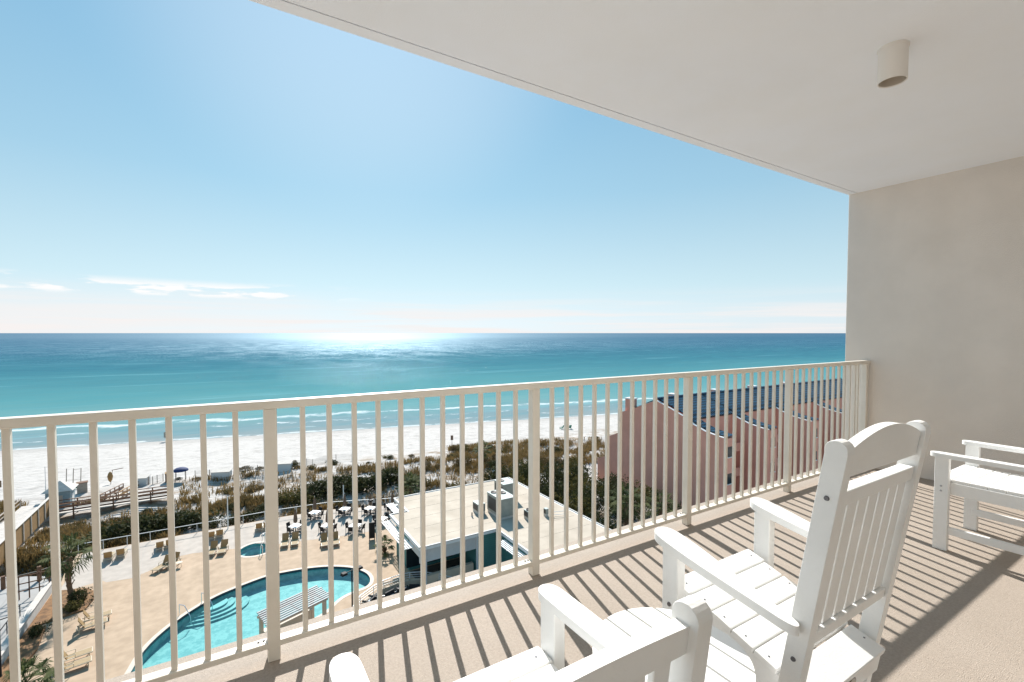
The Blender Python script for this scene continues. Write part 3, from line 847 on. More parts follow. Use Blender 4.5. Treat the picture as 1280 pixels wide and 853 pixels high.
t = thing('hot_tub', 'small round spa pool beside the white paving, with dark blue-green water', 'hot tub')
mb = MB(); mb.sheet([spa_out, spa_in], 0.012); mb.build('coping', 'coping', t)
mb = MB(); mb.wall(spa_in, -1.0, 0.012, flip=True); mb.sheet([spa_in], -1.0); mb.build('basin', 'pool_plaster', t)
mb = MB(); mb.sheet([spa_in], -0.14); mb.build('pool_water', 'pool_water', t)
mb = MB(); mb.lathe([(1.1, -0.99), (1.1, -0.5), (1.549, -0.5)], 36, (SPA_C.x, SPA_C.y, 0)); mb.build('bench', 'pool_plaster', t)
for a in (-75, 62):
    p = Vector((SPA_C.x + 1.8 * math.cos(R(a)), SPA_C.y + 1.8 * math.sin(R(a)), 0)); dv = Vector((-math.cos(R(a)), -math.sin(R(a)), 0))
    mb = MB(); mb.path([p, p + Vector((0, 0, 0.9)), p + dv * 0.4 + Vector((0, 0, 0.9)), p + dv * 0.8 + Vector((0, 0, -0.4))], 0.03); mb.build('handrail', 'chrome', t)

# deck fence along the dunes
def rail_fence(name, label, cat, pts, h, step, pm, panel=None, nrail=1, bw=0.05, z0=0.0, group=None):
    t = thing(name, label, cat, (pts[0][0], pts[0][1], z0), group=group)
    P = [Vector((p[0] - pts[0][0], p[1] - pts[0][1], 0)) for p in pts]
    pos = []
    for a, b in zip(P[:-1], P[1:]):
        n = max(1, round((b - a).length / step))
        pos += [a + (b - a) * i / n for i in range(n)]
    pos.append(P[-1])
    me = MB().box((0, 0, h / 2), (bw, bw, h)).mesh('post', pm)
    for q in pos:
        o = bpy.data.objects.new('post', me); COL.objects.link(o); o.parent = t; o.location = q
    for r in range(nrail):
        z = h - (h / nrail) * r * 0.82
        mb = MB()
        for a, b in zip(P[:-1], P[1:]): mb.beam(a + Vector((0, 0, z + 0.012)), b + Vector((0, 0, z + 0.012)), bw * 1.3 if r == 0 else bw * 0.6, 0.05 if r == 0 else 0.03)
        mb.build('rail' if r else 'top_rail', pm, t)
    if panel:
        mb = MB()
        for a, b in zip(P[:-1], P[1:]):
            n = int((b - a).length / 0.14)
            for i in range(n):
                q = a + (b - a) * (i + 0.5) / n; mb.box((q.x, q.y, h / 2), (0.014, 0.014, h - 0.06))
        mb.build('pickets', panel, t)
    return t
FENCE = [(-13.0, 61.45), (-5.4, 61.3), (3.4, 61.3), (5.0, 61.25), (10.4, 60.7), (13.2, 59.65), (18.6, 57.6)]
rail_fence('deck_railing', 'grey metal railing along the dune side of the pool deck', 'railing', FENCE, 0.98, 2.0, 'fence_paint')
rail_fence('patio_railing', 'curved white rail around the brown paved patio beside the pool', 'railing', ARC[:11], 1.0, 2.0, 'fence_paint', None, 4, 0.05)

# ------------------------------------------------------------------ loungers, tables, lamps
def make_lounger():
    t = thing('sun_lounger', 'x', 'sun lounger')
    mb = MB()
    for s in (-1, 1): mb.beam((s * 0.32, -0.95, 0.34), (s * 0.32, 0.75, 0.34), 0.05, 0.06)
    mb.box((0, -0.95, 0.34), (0.66, 0.05, 0.06)); mb.box((0, 0.75, 0.34), (0.66, 0.05, 0.06)); mb.build('frame', 'lounge_frame', t)
    mb = MB(); mb.box((0, -0.32, 0.365), (0.58, 1.2, 0.03)); mb.build('seat', 'lounge_sling', t)
    mb = MB(); mb.prism([(-0.31, 0.28, 0.36), (-0.31, 0.62, 1.02), (-0.31, 0.66, 1.00), (-0.31, 0.33, 0.35)], (0.62, 0, 0)); mb.build('backrest', 'sling_cloth', t)
    for sx in (-1, 1):
        for y in (-0.8, 0.6):
            mb = MB(); mb.beam((sx * 0.32, y, 0), (sx * 0.32, y, 0.33), 0.05, 0.05); mb.build('leg', 'lounge_frame', t)
        mb = MB(); mb.beam((sx * 0.30, 0.6, 0.32), (sx * 0.30, 0.54, 0.78), 0.03, 0.03); mb.build('brace', 'lounge_frame', t)
        mb = MB(); mb.beam((sx * 0.35, -0.12, 0.58), (sx * 0.35, 0.42, 0.58), 0.05, 0.03); mb.beam((sx * 0.35, -0.1, 0.34), (sx * 0.35, -0.1, 0.57), 0.03, 0.03); mb.build('armrest', 'lounge_frame', t)
    return t
# local +Y is the head end; rz=180 -> head towards us (facing the sea)
loungers = [
    (136.5, 700, 180, 'tan sea-facing sun lounger by the railing, left one of the pair nearest the palm'),
    (152, 696, 180, 'tan sea-facing sun lounger by the railing, right one of the pair nearest the palm'),
    (200, 687, 186, 'tan sea-facing sun lounger, left one of the second pair along the railing'),
    (212, 684, 186, 'tan sea-facing sun lounger half behind a bar, right one of the second railing pair'),
    (264.5, 674, 178, 'tan sun lounger facing the sea beside the thin white pole, left of two'),
    (275, 671.5, 178, 'tan sun lounger facing the sea beside the thin white pole, right of two'),
    (324, 663, 176, 'dark-backed sun lounger behind the round spa pool, facing the sea'),
    (333.5, 661.5, 176, 'sun lounger behind the round spa pool, close to the thick railing post'),
    (204, 711, -38, 'dark-backed sun lounger turned to the pool, left of two by the small round table'),
    (215, 707, -38, 'sun lounger turned to the pool, nearest the small round table, half behind a bar'),
    (266, 692, -14, 'sun lounger facing the pool left of the spa, partly hidden by a bar'),
    (279, 690, -14, 'tan sun lounger facing the pool just left of the round spa'),
    (356.5, 681.5, -10, 'olive-backed sun lounger facing the pool, left of the pair right of the spa'),
    (369, 680, -10, 'olive-backed sun lounger facing the pool, right of the pair right of the spa'),
    (405.5, 681.5, -6, 'olive-backed sun lounger facing the pool, left of the pair by the lamp shadow'),
    (419.5, 679.5, -6, 'olive-backed sun lounger facing the pool, right of the pair by the lamp shadow'),
    (113, 786.5, 100, 'cream sun lounger seen from its side, nearer of the two by the palm bed'),
    (119, 776.5, 100, 'cream sun lounger seen from its side, farther of the two by the palm bed'),
    (90, 838, 100, 'cream sun lounger in the lower left of the deck, nearer of the pair'),
    (92, 826, 100, 'cream sun lounger in the lower left of the deck, farther of the pair'),
]
proto = make_lounger(); used = False
for px, py, rz, lab in loungers:
    p = G(px, py); again(proto, used, lab, p, R(rz), 'sun loungers on the pool deck'); used = True

def make_chair():
    t = thing('patio_chair', 'x', 'patio chair')
    mb = MB(); mb.box((0, 0, 0.43), (0.46, 0.44, 0.05)); mb.build('seat', 'dark_metal', t)
    mb = MB(); mb.prism([(-0.23, -0.20, 0.45), (-0.23, -0.29, 0.88), (-0.23, -0.25, 0.88), (-0.23, -0.16, 0.45)], (0.46, 0, 0)); mb.build('backrest', 'dark_metal', t)
    for sx in (-1, 1):
        for sy in (-1, 1):
            mb = MB(); mb.beam((sx * 0.21, sy * 0.19, 0), (sx * 0.21, sy * 0.19, 0.42), 0.035, 0.035); mb.build('leg', 'dark_metal', t)
        mb = MB(); mb.beam((sx * 0.24, -0.22, 0.64), (sx * 0.24, 0.18, 0.64), 0.045, 0.03); mb.beam((sx * 0.24, 0.17, 0.42), (sx * 0.24, 0.17, 0.63), 0.03, 0.03); mb.build('armrest', 'dark_metal', t)
    return t
def make_table():
    t = thing('patio_table', 'x', 'patio table')
    mb = MB(); mb.box((0, 0, 0.725), (1.05, 1.05, 0.035)); mb.build('table_top', 'table_white', t)
    mb = MB(); mb.tube((0, 0, 0.02), (0, 0, 0.70), 0.05, 0.05, 8); mb.build('pedestal', 'dark_metal', t)
    mb = MB(); mb.box((0, 0, 0.015), (0.6, 0.6, 0.03)); mb.build('base', 'dark_metal', t)
    return t
def make_umbrella():
    t = thing('closed_umbrella', 'x', 'umbrella')
    mb = MB(); mb.tube((0, 0, 0.745), (0, 0, 2.62), 0.025, 0.02, 8); mb.build('pole', 'wood_brown', t)
    mb = MB()
    n = 12; prof = [(0.05, 1.05), (0.17, 1.12), (0.20, 1.35), (0.17, 1.75), (0.12, 2.2), (0.03, 2.55)]
    vs = []
    for r, z in prof:
        for i in range(n):
            a = 2 * math.pi * i / n; q = r * (1.15 if i % 2 else 0.8); vs.append((q * math.cos(a), q * math.sin(a), z))
    mb.add(vs, [(k * n + i, k * n + (i + 1) % n, (k + 1) * n + (i + 1) % n, (k + 1) * n + i) for k in range(len(prof) - 1) for i in range(n)])
    mb.add(vs, [tuple(range(n - 1, -1, -1))])
    mb.build('canopy', 'umbrella_cloth', t)
    mb = MB(); mb.tube((0, 0, 2.55), (0, 0, 2.70), 0.03, 0.01, 8); mb.build('finial', 'table_white', t)
    return t
tables = [
    (369.5, 665.5, 1, 'nearest the spa pool'), (393.5, 648, 1, 'at the railing above the olive loungers'), (409.5, 665, 1, 'half behind a bar in the middle row'),
    (431, 643.5, 1, 'at the railing beside the pale pole'), (444, 665, 0, 'without umbrella in the front row'), (463, 642.5, 1, 'left of the black lamp post'),
    (477, 656, 0, 'nearest the white building corner'), (490.7, 639.5, 1, 'at the railing near the palm thicket'), (524.5, 636, 0, 'behind the flat roof beside the palm'),
]
pt, pc, pu = make_table(), make_chair(), make_umbrella()
ut = uc = uu = False
for i, (px, py, um, where) in enumerate(tables):
    p = G(px, py); rot = R(45 + RND.uniform(-8, 8))
    again(pt, ut, 'white square patio table ' + where, p, rot, 'white patio tables'); ut = True
    for k in range(4):
        a = rot + k * math.pi / 2
        d = Vector((math.cos(a), math.sin(a), 0)) * RND.uniform(0.72, 0.82)
        again(pc, uc, 'black patio chair at the white table ' + where, p + d, a + math.pi / 2 + RND.uniform(-0.15, 0.15), 'chairs at the table ' + where, 1.12); uc = True
    if um: again(pu, uu, 'closed brown umbrella through the white table ' + where, p, rot, 'closed umbrellas'); uu = True

def lamp_post(px, py, h, label):
    p = G(px, py); t = thing('lamp_post', label, 'lamp post', p, 0.3)
    mb = MB(); mb.tube((0, 0, 0), (0, 0, h), 0.06, 0.05, 10); mb.build('pole', 'dark_metal', t)
    mb = MB(); mb.tube((0, 0, 0), (0, 0, 0.3), 0.11, 0.08, 10); mb.build('base', 'dark_metal', t)
    for s in (-1, 1):
        mb = MB(); mb.beam((0, 0, h - 0.05), (s * 0.55, 0, h - 0.03), 0.05, 0.05); a = mb.build('arm', 'dark_metal', t)
        mb = MB(); mb.prism([(s * 0.42, -0.17, h - 0.16), (s * 0.86, -0.17, h - 0.16), (s * 0.80, -0.17, h + 0.02), (s * 0.46, -0.17, h + 0.02)], (0, 0.34, 0)); mb.build('lamp_head', 'dark_metal', t)
lamp_post(440.6, 778, 4.05, 'black twin-headed lamp post beside the pool end')
lamp_post(1, 850, 3.9, 'black twin-headed lamp post at the left edge by the grey path')
lamp_post(470, 658, 3.2, 'black lamp post standing among the white tables')
for px, py, h, lab in ((285, 661, 3.6, 'thin white pole rising from the deck railing near the tan loungers'), (429.5, 640.5, 3.3, 'thin white pole behind a closed umbrella at the railing')):
    p = G(px, py); t = thing('white_pole', lab, 'pole', p)
    mb = MB(); mb.tube((0, 0, 0), (0, 0, h), 0.06, 0.05, 8); mb.build('shaft', 'white_trim', t)
    mb = MB(); mb.tube((0, 0, h), (0, 0, h + 0.08), 0.07, 0.02, 8); mb.build('cap', 'white_trim', t)
p = G(465, 674.5); t = thing('menu_board', 'tall dark sign board standing on the beige deck near the tables', 'board', p, -0.2)
mb = MB(); mb.box((0, 0, 0.98), (0.62, 0.10, 1.7)); mb.build('panel', 'dark_metal', t, bevel=0.01)
for s in (-1, 1):
    mb = MB(); mb.box((s * 0.25, 0, 0.07), (0.06, 0.4, 0.13)); mb.build('foot', 'dark_metal', t)
# small round side table by the loungers
p = G(224, 709); t = thing('round_table', 'small round pale table next to the turned loungers', 'table', p)
mb = MB(); mb.tube((0, 0, 0.42), (0, 0, 0.45), 0.28, 0.28, 16); mb.build('table_top', 'lounge_frame', t)
for a in (0, 120, 240):
    mb = MB(); mb.beam((0.18 * math.cos(R(a)), 0.18 * math.sin(R(a)), 0), (0.12 * math.cos(R(a)), 0.12 * math.sin(R(a)), 0.42), 0.03, 0.03); mb.build('leg', 'lounge_frame', t)

# pergola bar at the pool's near side
t = thing('pool_pergola', 'grey slatted pergola roof on tan posts over the pool bar', 'pergola', (3.70, 35.85, 0), R(21))
for k in range(9):
    y = -1.05 + 2.1 * k / 8
    mb = MB(); mb.beam((-2.35 + 0.04 * k, y, 2.66), (2.35 + RND.uniform(-0.05, 0.15), y, 2.66), 0.13, 0.06); mb.build('roof_slat', 'slat_grey', t)
for x in (-1.75, 0.0, 1.75):
    mb = MB(); mb.beam((x, -1.0, 2.58), (x, 1.0, 2.58), 0.10, 0.10); mb.build('cross_beam', 'tan_wall', t)
for y in (-0.85, 0.85):
    mb = MB(); mb.beam((-2.1, y, 2.46), (2.1, y, 2.46), 0.14, 0.14); mb.build('main_beam', 'tan_wall', t)
    for x in (-1.85, 1.85):
        mb = MB(); mb.box((x, y, 1.195), (0.22, 0.22, 2.39)); mb.build('post', 'tan_wall', t)
t = thing('bar_counter', 'tan bar counter wall under the slatted pergola', 'bar counter', (3.70, 35.85, 0), R(21))
mb = MB(); mb.box((0, 0.82, 0.65), (3.4, 0.25, 1.30)); mb.build('wall', 'tan_wall', t)
mb = MB(); mb.box((0, 0.80, 1.33), (3.5, 0.5, 0.06)); mb.build('counter_top', 'coping', t)
def make_stool():
    t = thing('bar_stool', 'x', 'bar stool')
    mb = MB(); mb.tube((0, 0, 0.70), (0, 0, 0.76), 0.19, 0.20, 14); mb.build('seat', 'wall_grey', t)
    mb = MB(); mb.tube((0, 0, 0.03), (0, 0, 0.70), 0.035, 0.035, 8); mb.build('stem', 'chrome', t)
    mb = MB(); mb.tube((0, 0, 0), (0, 0, 0.03), 0.2, 0.18, 14); mb.build('base', 'chrome', t)
    return t
st = make_stool(); us = False
M21 = Matrix.Rotation(R(21), 3, 'Z')
for x, lab in ((-0.55, 'pale round bar stool at the pool bar counter, left of two'), (0.1, 'pale round bar stool at the pool bar counter, right of two')):
    again(st, us, lab, Vector((3.70, 35.85, 0)) + M21 @ Vector((x, 0.25, 0)), 0, 'bar stools'); us = True

# sunken patio furniture
t = thing('patio_wall', 'low curved beige wall along the rail of the brown patio', 'wall', (12.4, 39.0, 0))
mb = MB()
for a, b in zip(ARC[1:9], ARC[2:10]):
    n = Vector((b[1] - a[1], -(b[0] - a[0]), 0)).normalized() * 0.22
    mb.beam(Vector((a[0] - 12.4, a[1] - 39.0, 0.25)) + n, Vector((b[0] - 12.4, b[1] - 39.0, 0.25)) + n, 0.24, 0.5)
mb.build('wall', 'tan_wall', t)
pc2 = [(*G(462, 757).xy, 40, 'at the left end of the curved rail'), (*G(476, 754).xy, -30, 'second along the curved rail'), (*G(491, 753).xy, 200, 'in front of the low white coffee table'), (*G(503, 744).xy, -20, 'third along the curved rail'), (*G(517, 746).xy, 150, 'in the shade at the right of the curved rail')]
def make_slab_chair():
    t = thing('lounge_chair', 'x', 'lounge chair')
    mb = MB(); mb.box((0, 0, 0.36), (0.75, 0.75, 0.14)); mb.build('cushion', 'table_white', t)
    mb = MB(); mb.box((0, -0.42, 0.55), (0.85, 0.12, 0.5)); mb.build('backrest', 'dark_metal', t)
    for s in (-1, 1):
        mb = MB(); mb.box((s * 0.42, -0.02, 0.4), (0.1, 0.8, 0.36)); mb.build('armrest', 'dark_metal', t)
    mb = MB(); mb.box((0, 0, 0.16), (0.8, 0.78, 0.24)); mb.build('base', 'dark_metal', t)
    return t
lc = make_slab_chair(); u = False
for x, y, a, w in pc2:
    again(lc, u, 'dark white-cushioned lounge chair ' + w, (x, y, 0.004), R(a), 'lounge chairs on the brown patio'); u = True
t = thing('coffee_table', 'low white table between the dark lounge chairs of the brown patio', 'table', (*G(497, 749).xy, 0.004), 0.4)
mb = MB(); mb.box((0, 0, 0.40), (0.9, 0.9, 0.05)); mb.build('table_top', 'table_white', t)
for sx in (-1, 1):
    for sy in (-1, 1):
        mb = MB(); mb.box((sx * 0.38, sy * 0.38, 0.19), (0.05, 0.05, 0.37)); mb.build('leg', 'dark_metal', t)

# ------------------------------------------------------------------ white pool building
t = thing('pool_house', 'white flat-roofed pool building with teal siding and slatted sunshades', 'building', (13.45, 36.8, 0))
ox, oy = 13.45, 36.8
def L(pts): return [(x - ox, y - oy) for x, y in pts]
main = [(13.45, 36.8), (20.85, 36.8), (20.85, 24.0), (29.6, 24.0), (29.6, 49.2), (20.6, 49.5), (15.2, 49.5), (15.2, 45.2), (13.45, 45.2)]
mb = MB(); mb.prism([(x, y, 3.72) for x, y in L(main)], (0, 0, 0.26)); mb.build('roof_fascia', 'white_trim', t)
inner = offset_loop(main, -0.22)
mb = MB(); mb.sheet([L(inner)], 3.986); mb.build('roof_deck', 'roof_membrane', t)
mb = MB()
for k in range(5): mb.box((7.9, 1.6 + 2.4 * k, 3.991), (14.0, 0.07, 0.010))
for k in range(5): mb.box((11.7, -10.8 + 2.4 * k, 3.991), (7.6, 0.07, 0.010))
rs = mb.build('membrane_seams', 'roof_membrane', t)
mb = MB()
for i in range(len(main)):
    a = Vector((*L([main[i]])[0], 4.02)); b = Vector((*L([main[(i + 1) % len(main)]])[0], 4.02))
    mb.beam(a, b, 0.14, 0.08)
mb.build('roof_edge', 'roof_edge', t)
mb = MB()
wl_ = L([(14.0, 41.2), (14.0, 44.9), (15.7, 44.9), (15.7, 49.1), (29.2, 48.9), (29.2, 24.3), (21.6, 24.3), (21.6, 37.3), (19.1, 37.3), (19.1, 41.2)])
mb.wall(wl_, -1.0, 3.72); mb.build('wall', 'teal_siding', t)
mb = MB(); mb.box((2.9, 0.62, 3.05), (5.4, 0.16, 1.34)); mb.box((0.62, 2.4, 3.05), (0.16, 3.6, 1.34)); mb.build('upper_wall', 'wall_grey', t)
mb = MB(); mb.box((0.62, 0.62, 1.86), (0.36, 0.36, 3.72)); mb.build('corner_column', 'wall_grey', t)
mb = MB(); mb.box((0.42, 0.43, 2.75), (0.12, 0.03, 1.5)); mb.build('window', 'teal_siding', t)
mb = MB(); mb.box((3.0, 0.75, 0.55), (4.6, 0.35, 1.1)); mb.build('serving_counter', 'tan_wall', t)
mb = MB(); mb.box((2.6, 4.36, 1.4), (4.6, 0.06, 2.2)); mb.build('bar_window', 'dark_glass', t)
mb = MB()
for x in (5.60, 8.15): mb.box((x, 0.46, 1.85), (0.14, 0.10, 3.7))
for y in (-9.2, -6.6, -4.2, -2.0): mb.box((8.10, y, 1.85), (0.10, 0.14, 3.7))
mb.build('corner_trim', 'white_trim', t)
for y in (-5.4, -3.1):
    mb = MB(); mb.box((8.11, y, 1.25), (0.06, 1.0, 2.3)); mb.build('door', 'dark_glass', t)
    mb = MB(); mb.box((8.06, y - 0.56, 1.25), (0.07, 0.10, 2.4)); mb.box((8.06, y + 0.56, 1.25), (0.07, 0.10, 2.4)); mb.build('door_frame', 'white_trim', t)
def sunshade(x, y0, y1, z=3.62):
    mb = MB()
    for k in range(5): mb.beam((x - 0.16 - 0.19 * k, y0, z), (x - 0.16 - 0.19 * k, y1, z), 0.09, 0.05)
    o = mb.build('sunshade', 'white_trim', t)
    n = max(2, int((y1 - y0) / 1.6) + 1)
    mb = MB()
    for i in range(n):
        y = y0 + 0.1 + (y1 - y0 - 0.2) * i / (n - 1); mb.beam((x + 0.02, y, z - 0.05), (x - 1.0, y, z - 0.05), 0.06, 0.05)
    mb.build('bracket', 'white_trim', o)
sunshade(0.0, 1.2, 8.0)
sunshade(1.75, 8.9, 12.4)
sunshade(7.40, -12.0, -1.6)

def ac_unit(label, c, d, fans, rz=0.0, kind='ac_unit'):
    t = thing(kind, label, 'rooftop unit', (c[0], c[1], 3.99), rz)
    mb = MB(); mb.box((0, 0, 0.12), (d[0] * 0.96, d[1] * 0.96, 0.24)); mb.build('curb', 'roof_edge', t)
    mb = MB(); mb.box((0, 0, 0.24 + d[2] / 2), d); mb.build('housing', 'ac_metal', t, bevel=0.02)
    mb = MB(); mb.box((-d[0] / 2 - 0.006, 0, 0.24 + d[2] * 0.5), (0.02, d[1] * 0.8, d[2] * 0.7)); mb.build('coil_grille', 'ac_dark', t)
    mb = MB(); mb.box((0, 0, 0.24 + d[2] + 0.015), (d[0] * 1.02, d[1] * 1.02, 0.03)); mb.build('lid', 'ac_lid', t)
    for fx, fy in fans:
        mb = MB(); mb.lathe([(0.30, 0.0), (0.33, 0.07), (0.30, 0.09), (0.26, 0.03), (0.0, 0.03)], 18, (fx, fy, 0.24 + d[2] + 0.03)); mb.build('fan', 'ac_dark', t)
ac_unit('largest grey rooftop air conditioner with two round fans on the flat roof', (22.95, 39.6), (1.7, 2.7, 1.75), [(-0.4, 0.8), (0.3, 0.2)])
ac_unit('second grey rooftop air conditioner with a fan, behind the largest one', (25.6, 43.3), (1.6, 2.0, 1.6), [(-0.3, 0.3)])
ac_unit('small boxy grey rooftop vent unit left of the largest air conditioner', (21.3, 41.2), (0.8, 1.2, 0.75), [])
ac_unit('low pale rooftop unit right of the largest air conditioner', (24.7, 37.2), (0.75, 0.8, 0.6), [(0, 0)])
ac_unit('small grey rooftop box at the far end of the pipe frame', (26.5, 36.9), (0.35, 0.4, 0.5), [])
t = thing('roof_pipes', 'thin white pipe frame lying across the flat roof right of the units', 'pipes', (27.0, 36.6, 3.99))
mb = MB()
for z in (0.12, 0.42): mb.tube((-0.3, 0, z), (1.3, -0.5, z), 0.03, 0.03, 6)
mb.build('pipe', 'white_trim', t)
mb = MB()
for x, y in ((0, -0.1), (1.2, -0.47)): mb.tube((x, y, 0), (x, y, 0.45), 0.03, 0.03, 6)
mb.build('support', 'white_trim', t)

p = G(590, 646, 3.99); t = thing('vent_pipe', 'short dark vent pipe standing alone on the open flat roof', 'vent pipe', p)
mb = MB(); mb.tube((0, 0, 0), (0, 0, 0.42), 0.06, 0.06, 8); mb.build('pipe', 'ac_dark', t)
mb = MB(); mb.tube((0, 0, 0), (0, 0, 0.05), 0.14, 0.08, 8); mb.build('flashing', 'roof_edge', t)
# bar chairs in the porch shade
for x, y, a, w in ((16.2, 38.6, 0, 'left in the porch shade'), (17.0, 38.4, 12, 'middle in the porch shade'), (18.2, 38.7, -8, 'right in the porch shade')):
    again(pc, True, 'black chair under the pool building roof, ' + w, (x, y, 0.004), R(a), 'porch chairs')

# ------------------------------------------------------------------ pink row houses
fin = [GX(*p, 49.3) for p in ((747, 573), (761, 569), (761, 545), (774, 541), (774, 516), (797, 509), (820, 501), (836, 510), (853, 520), (868, 532), (882, 540), (899, 546.5), (905, 548))]
yE = fin[-1][0]
XH = [49.3, 58.4, 69.0, 79.6, 90.2, 100.8]
house_lab = ['nearest pink stucco townhouse with a stepped gable wall and blue tiled roof', 'second pink townhouse of the row with a blue tiled roof', 'third pink townhouse of the row with a blue tiled roof', 'fourth pink townhouse of the row, partly behind the wall edge', 'fifth pink townhouse, farthest of the row in view']
GZ = -2.5
for hi in range(5):
    x0, x1 = XH[hi], XH[hi + 1]; wdt = x1 - x0
    t = thing('row_house', house_lab[hi], 'house', (x0, 0, GZ), group='pink row houses')
    o = -GZ
    # west gable wall (fin) following the flared profile
    mb = MB(); pts = [(0, y, z + o) for y, z in fin] + [(0, yE, 0), (0, fin[0][0], 0)]
    mb.prism(pts, (0.35, 0, 0)); mb.build('gable_wall', 'pink_stucco', t)
    mb = MB()
    for (ya, za), (yb_, zb) in zip(fin[5:-1], fin[6:]):
        mb.beam((0.14, ya, za + o + 0.05), (0.14, yb_, zb + o + 0.03), 0.40, 0.05)
    mb.build('gable_coping', 'white_trim', t)
    # main roof behind the fin
    ri = fin[6]
    prof = [fin[6], fin[7], fin[8]] + [(38.05, 10.85)]
    far = [(ri[0], ri[1]), (ri[0] + 6.6, ri[1] - 2.9)]
    mb = MB()
    def slope(pf, xa, xb, dz):
        for (ya, za), (yb_, zb) in zip(pf[:-1], pf[1:]):
            mb.add([(xa, ya, za + o + dz), (xb, ya, za + o + dz), (xb, yb_, zb + o + dz), (xa, yb_, zb + o + dz)], [(0, 3, 2, 1)])
            mb.add([(xa, ya, za + o + dz - 0.15), (xb, ya, za + o + dz - 0.15), (xb, yb_, zb + o + dz - 0.15), (xa, yb_, zb + o + dz - 0.15)], [(0, 1, 2, 3)])
            mb.add([(xa, yb_, zb + o + dz), (xb, yb_, zb + o + dz), (xb, yb_, zb + o + dz - 0.15), (xa, yb_, zb + o + dz - 0.15)], [(0, 3, 2, 1)])
    slope(prof, 0.351, wdt + 0.01, 0.30)
    slope(fin[8:], 0.351, 2.0, 0.22)
    slope([far[0], far[1]], 0.351, wdt, 0.30)
    rf = mb.build('roof', 'blue_roof_tile', t)
    mb = MB(); mb.beam((0.2, ri[0], ri[1] + o + 0.36), (wdt, ri[0], ri[1] + o + 0.36), 0.3, 0.14); mb.build('ridge_cap', 'blue_roof_tile', rf)
    mb = MB(); mb.box((0.75, 48.6, 11.0 + o), (1.0, 1.3, 2.9)); ch = mb.build('chimney', 'pink_stucco', rf)
    mb = MB(); mb.box((0.75, 48.6, 12.5 + o), (1.15, 1.45, 0.16)); mb.build('chimney_cap', 'white_trim', ch)
    # near wall, recessed, with windows and balconies
    mb = MB(); mb.box((wdt / 2 + 0.18, 38.3, (10.9 + o) / 2), (wdt - 0.36, 0.3, 10.9 + o)); mb.build('wall', 'pink_stucco', t)
    mb = MB(); mb.box((1.15, 35.6, (9.6 + o) / 2), (1.59, 5.0, 9.6 + o)); mb.build('wing_wall', 'pink_stucco', t)
    for z in (1.4, 4.8, 8.0):
        for x in (3.6, 6.9):
            mb = MB(); mb.box((x, 38.13, z + o), (1.5, 0.06, 1.5)); w_ = mb.build('window', 'dark_glass', t)
            mb = MB(); mb.box((x, 38.10, z + o - 0.80), (1.7, 0.12, 0.10)); mb.box((x, 38.09, z + o), (0.06, 0.03, 1.5)); mb.build('window_frame', 'white_trim', w_)
        mb = MB(); mb.box((1.0, 33.07, z + o), (0.9, 0.06, 1.2)); w_ = mb.build('window', 'dark_glass', t)
        mb = MB(); mb.box((1.0, 33.04, z + o - 0.66), (1.1, 0.10, 0.10)); mb.build('window_frame', 'white_trim', w_)
    for z in (3.3, 6.6):
        mb = MB(); mb.box((5.4, 37.2, z + o), (6.4, 1.9, 0.2)); mb.box((5.4, 36.3, z + 0.55 + o), (6.4, 0.14, 0.9)); mb.build('balcony', 'pink_stucco', t)

# ------------------------------------------------------------------ plants
def foliage(radii, n, leaf, seed, lumps=7, flat=0.55):
    r = random.Random(seed); mb = MB()
    L_ = []
    for i in range(lumps):
        a = r.uniform(0, 2 * math.pi); q = r.uniform(0.25, 0.75)
        L_.append((Vector((math.cos(a) * q * radii[0], math.sin(a) * q * radii[1], radii[2] * r.uniform(0.35, 0.95))), r.uniform(0.38, 0.62)))
    for i in range(n):
        c, s_ = L_[i % lumps]
        while True:
            v = Vector((r.uniform(-1, 1), r.uniform(-1, 1), r.uniform(-1, 1)))
            if 0.15 < v.length < 1: break
        v = v * (v.length ** -0.45)
        p = c + Vector((v.x * radii[0] * s_, v.y * radii[1] * s_, v.z * radii[2] * s_))
        if p.z < 0.03: p.z = r.uniform(0.03, 0.3)
        d = Vector((r.gauss(0, 1), r.gauss(0, 1), r.gauss(0, 0.8))).normalized(); e = d.orthogonal().normalized()
        e.rotate(Matrix.Rotation(r.uniform(0, 6.28), 3, d)); f = d.cross(e); k = leaf * r.uniform(0.6, 1.4)
        mb.add([p - e * k, p + f * k * 0.45, p + e * k, p - f * k * 0.45], [(0, 1, 2, 3)])
    return mb
def stems(radii, seed, n=5, r0=0.05):
    r = random.Random(seed); mb = MB()
    for i in range(n):
        a = 6.28 * i / n + r.uniform(-0.4, 0.4)
        q = Vector((math.cos(a) * radii[0] * 0.5, math.sin(a) * radii[1] * 0.5, radii[2] * r.uniform(0.7, 1.0)))
        m = q * 0.45 + Vector((0, 0, radii[2] * 0.1)); mb.tube((0, 0, 0), m, r0, r0 * 0.7, 6); mb.tube(m, q, r0 * 0.7, r0 * 0.3, 6)
    return mb
SHRUB_ME = {}
def shrub_mesh(kind, v):
    if (kind, v) not in SHRUB_ME:
        R_ = {'low': (1.0, 1.0, 0.9), 'tree': (1.0, 1.0, 1.2)}[kind if kind in ('low', 'tree') else 'low']
        mname = {'low': ['leaf_dark', 'leaf_olive', 'leaf_brown'][v % 3], 'tree': ['leaf_dark', 'leaf_green', 'leaf_olive'][v % 3]}[kind]
        n = 900 if kind == 'low' else 2600
        SHRUB_ME[(kind, v)] = (foliage(R_, n, 0.085 if kind == 'low' else 0.055, 31 + v, 8 if kind == 'low' else 12).mesh('crown', mname), stems(R_, 5 + v, 5, 0.04).mesh('stems', 'trunk_bark'))
    return SHRUB_ME[(kind, v)]
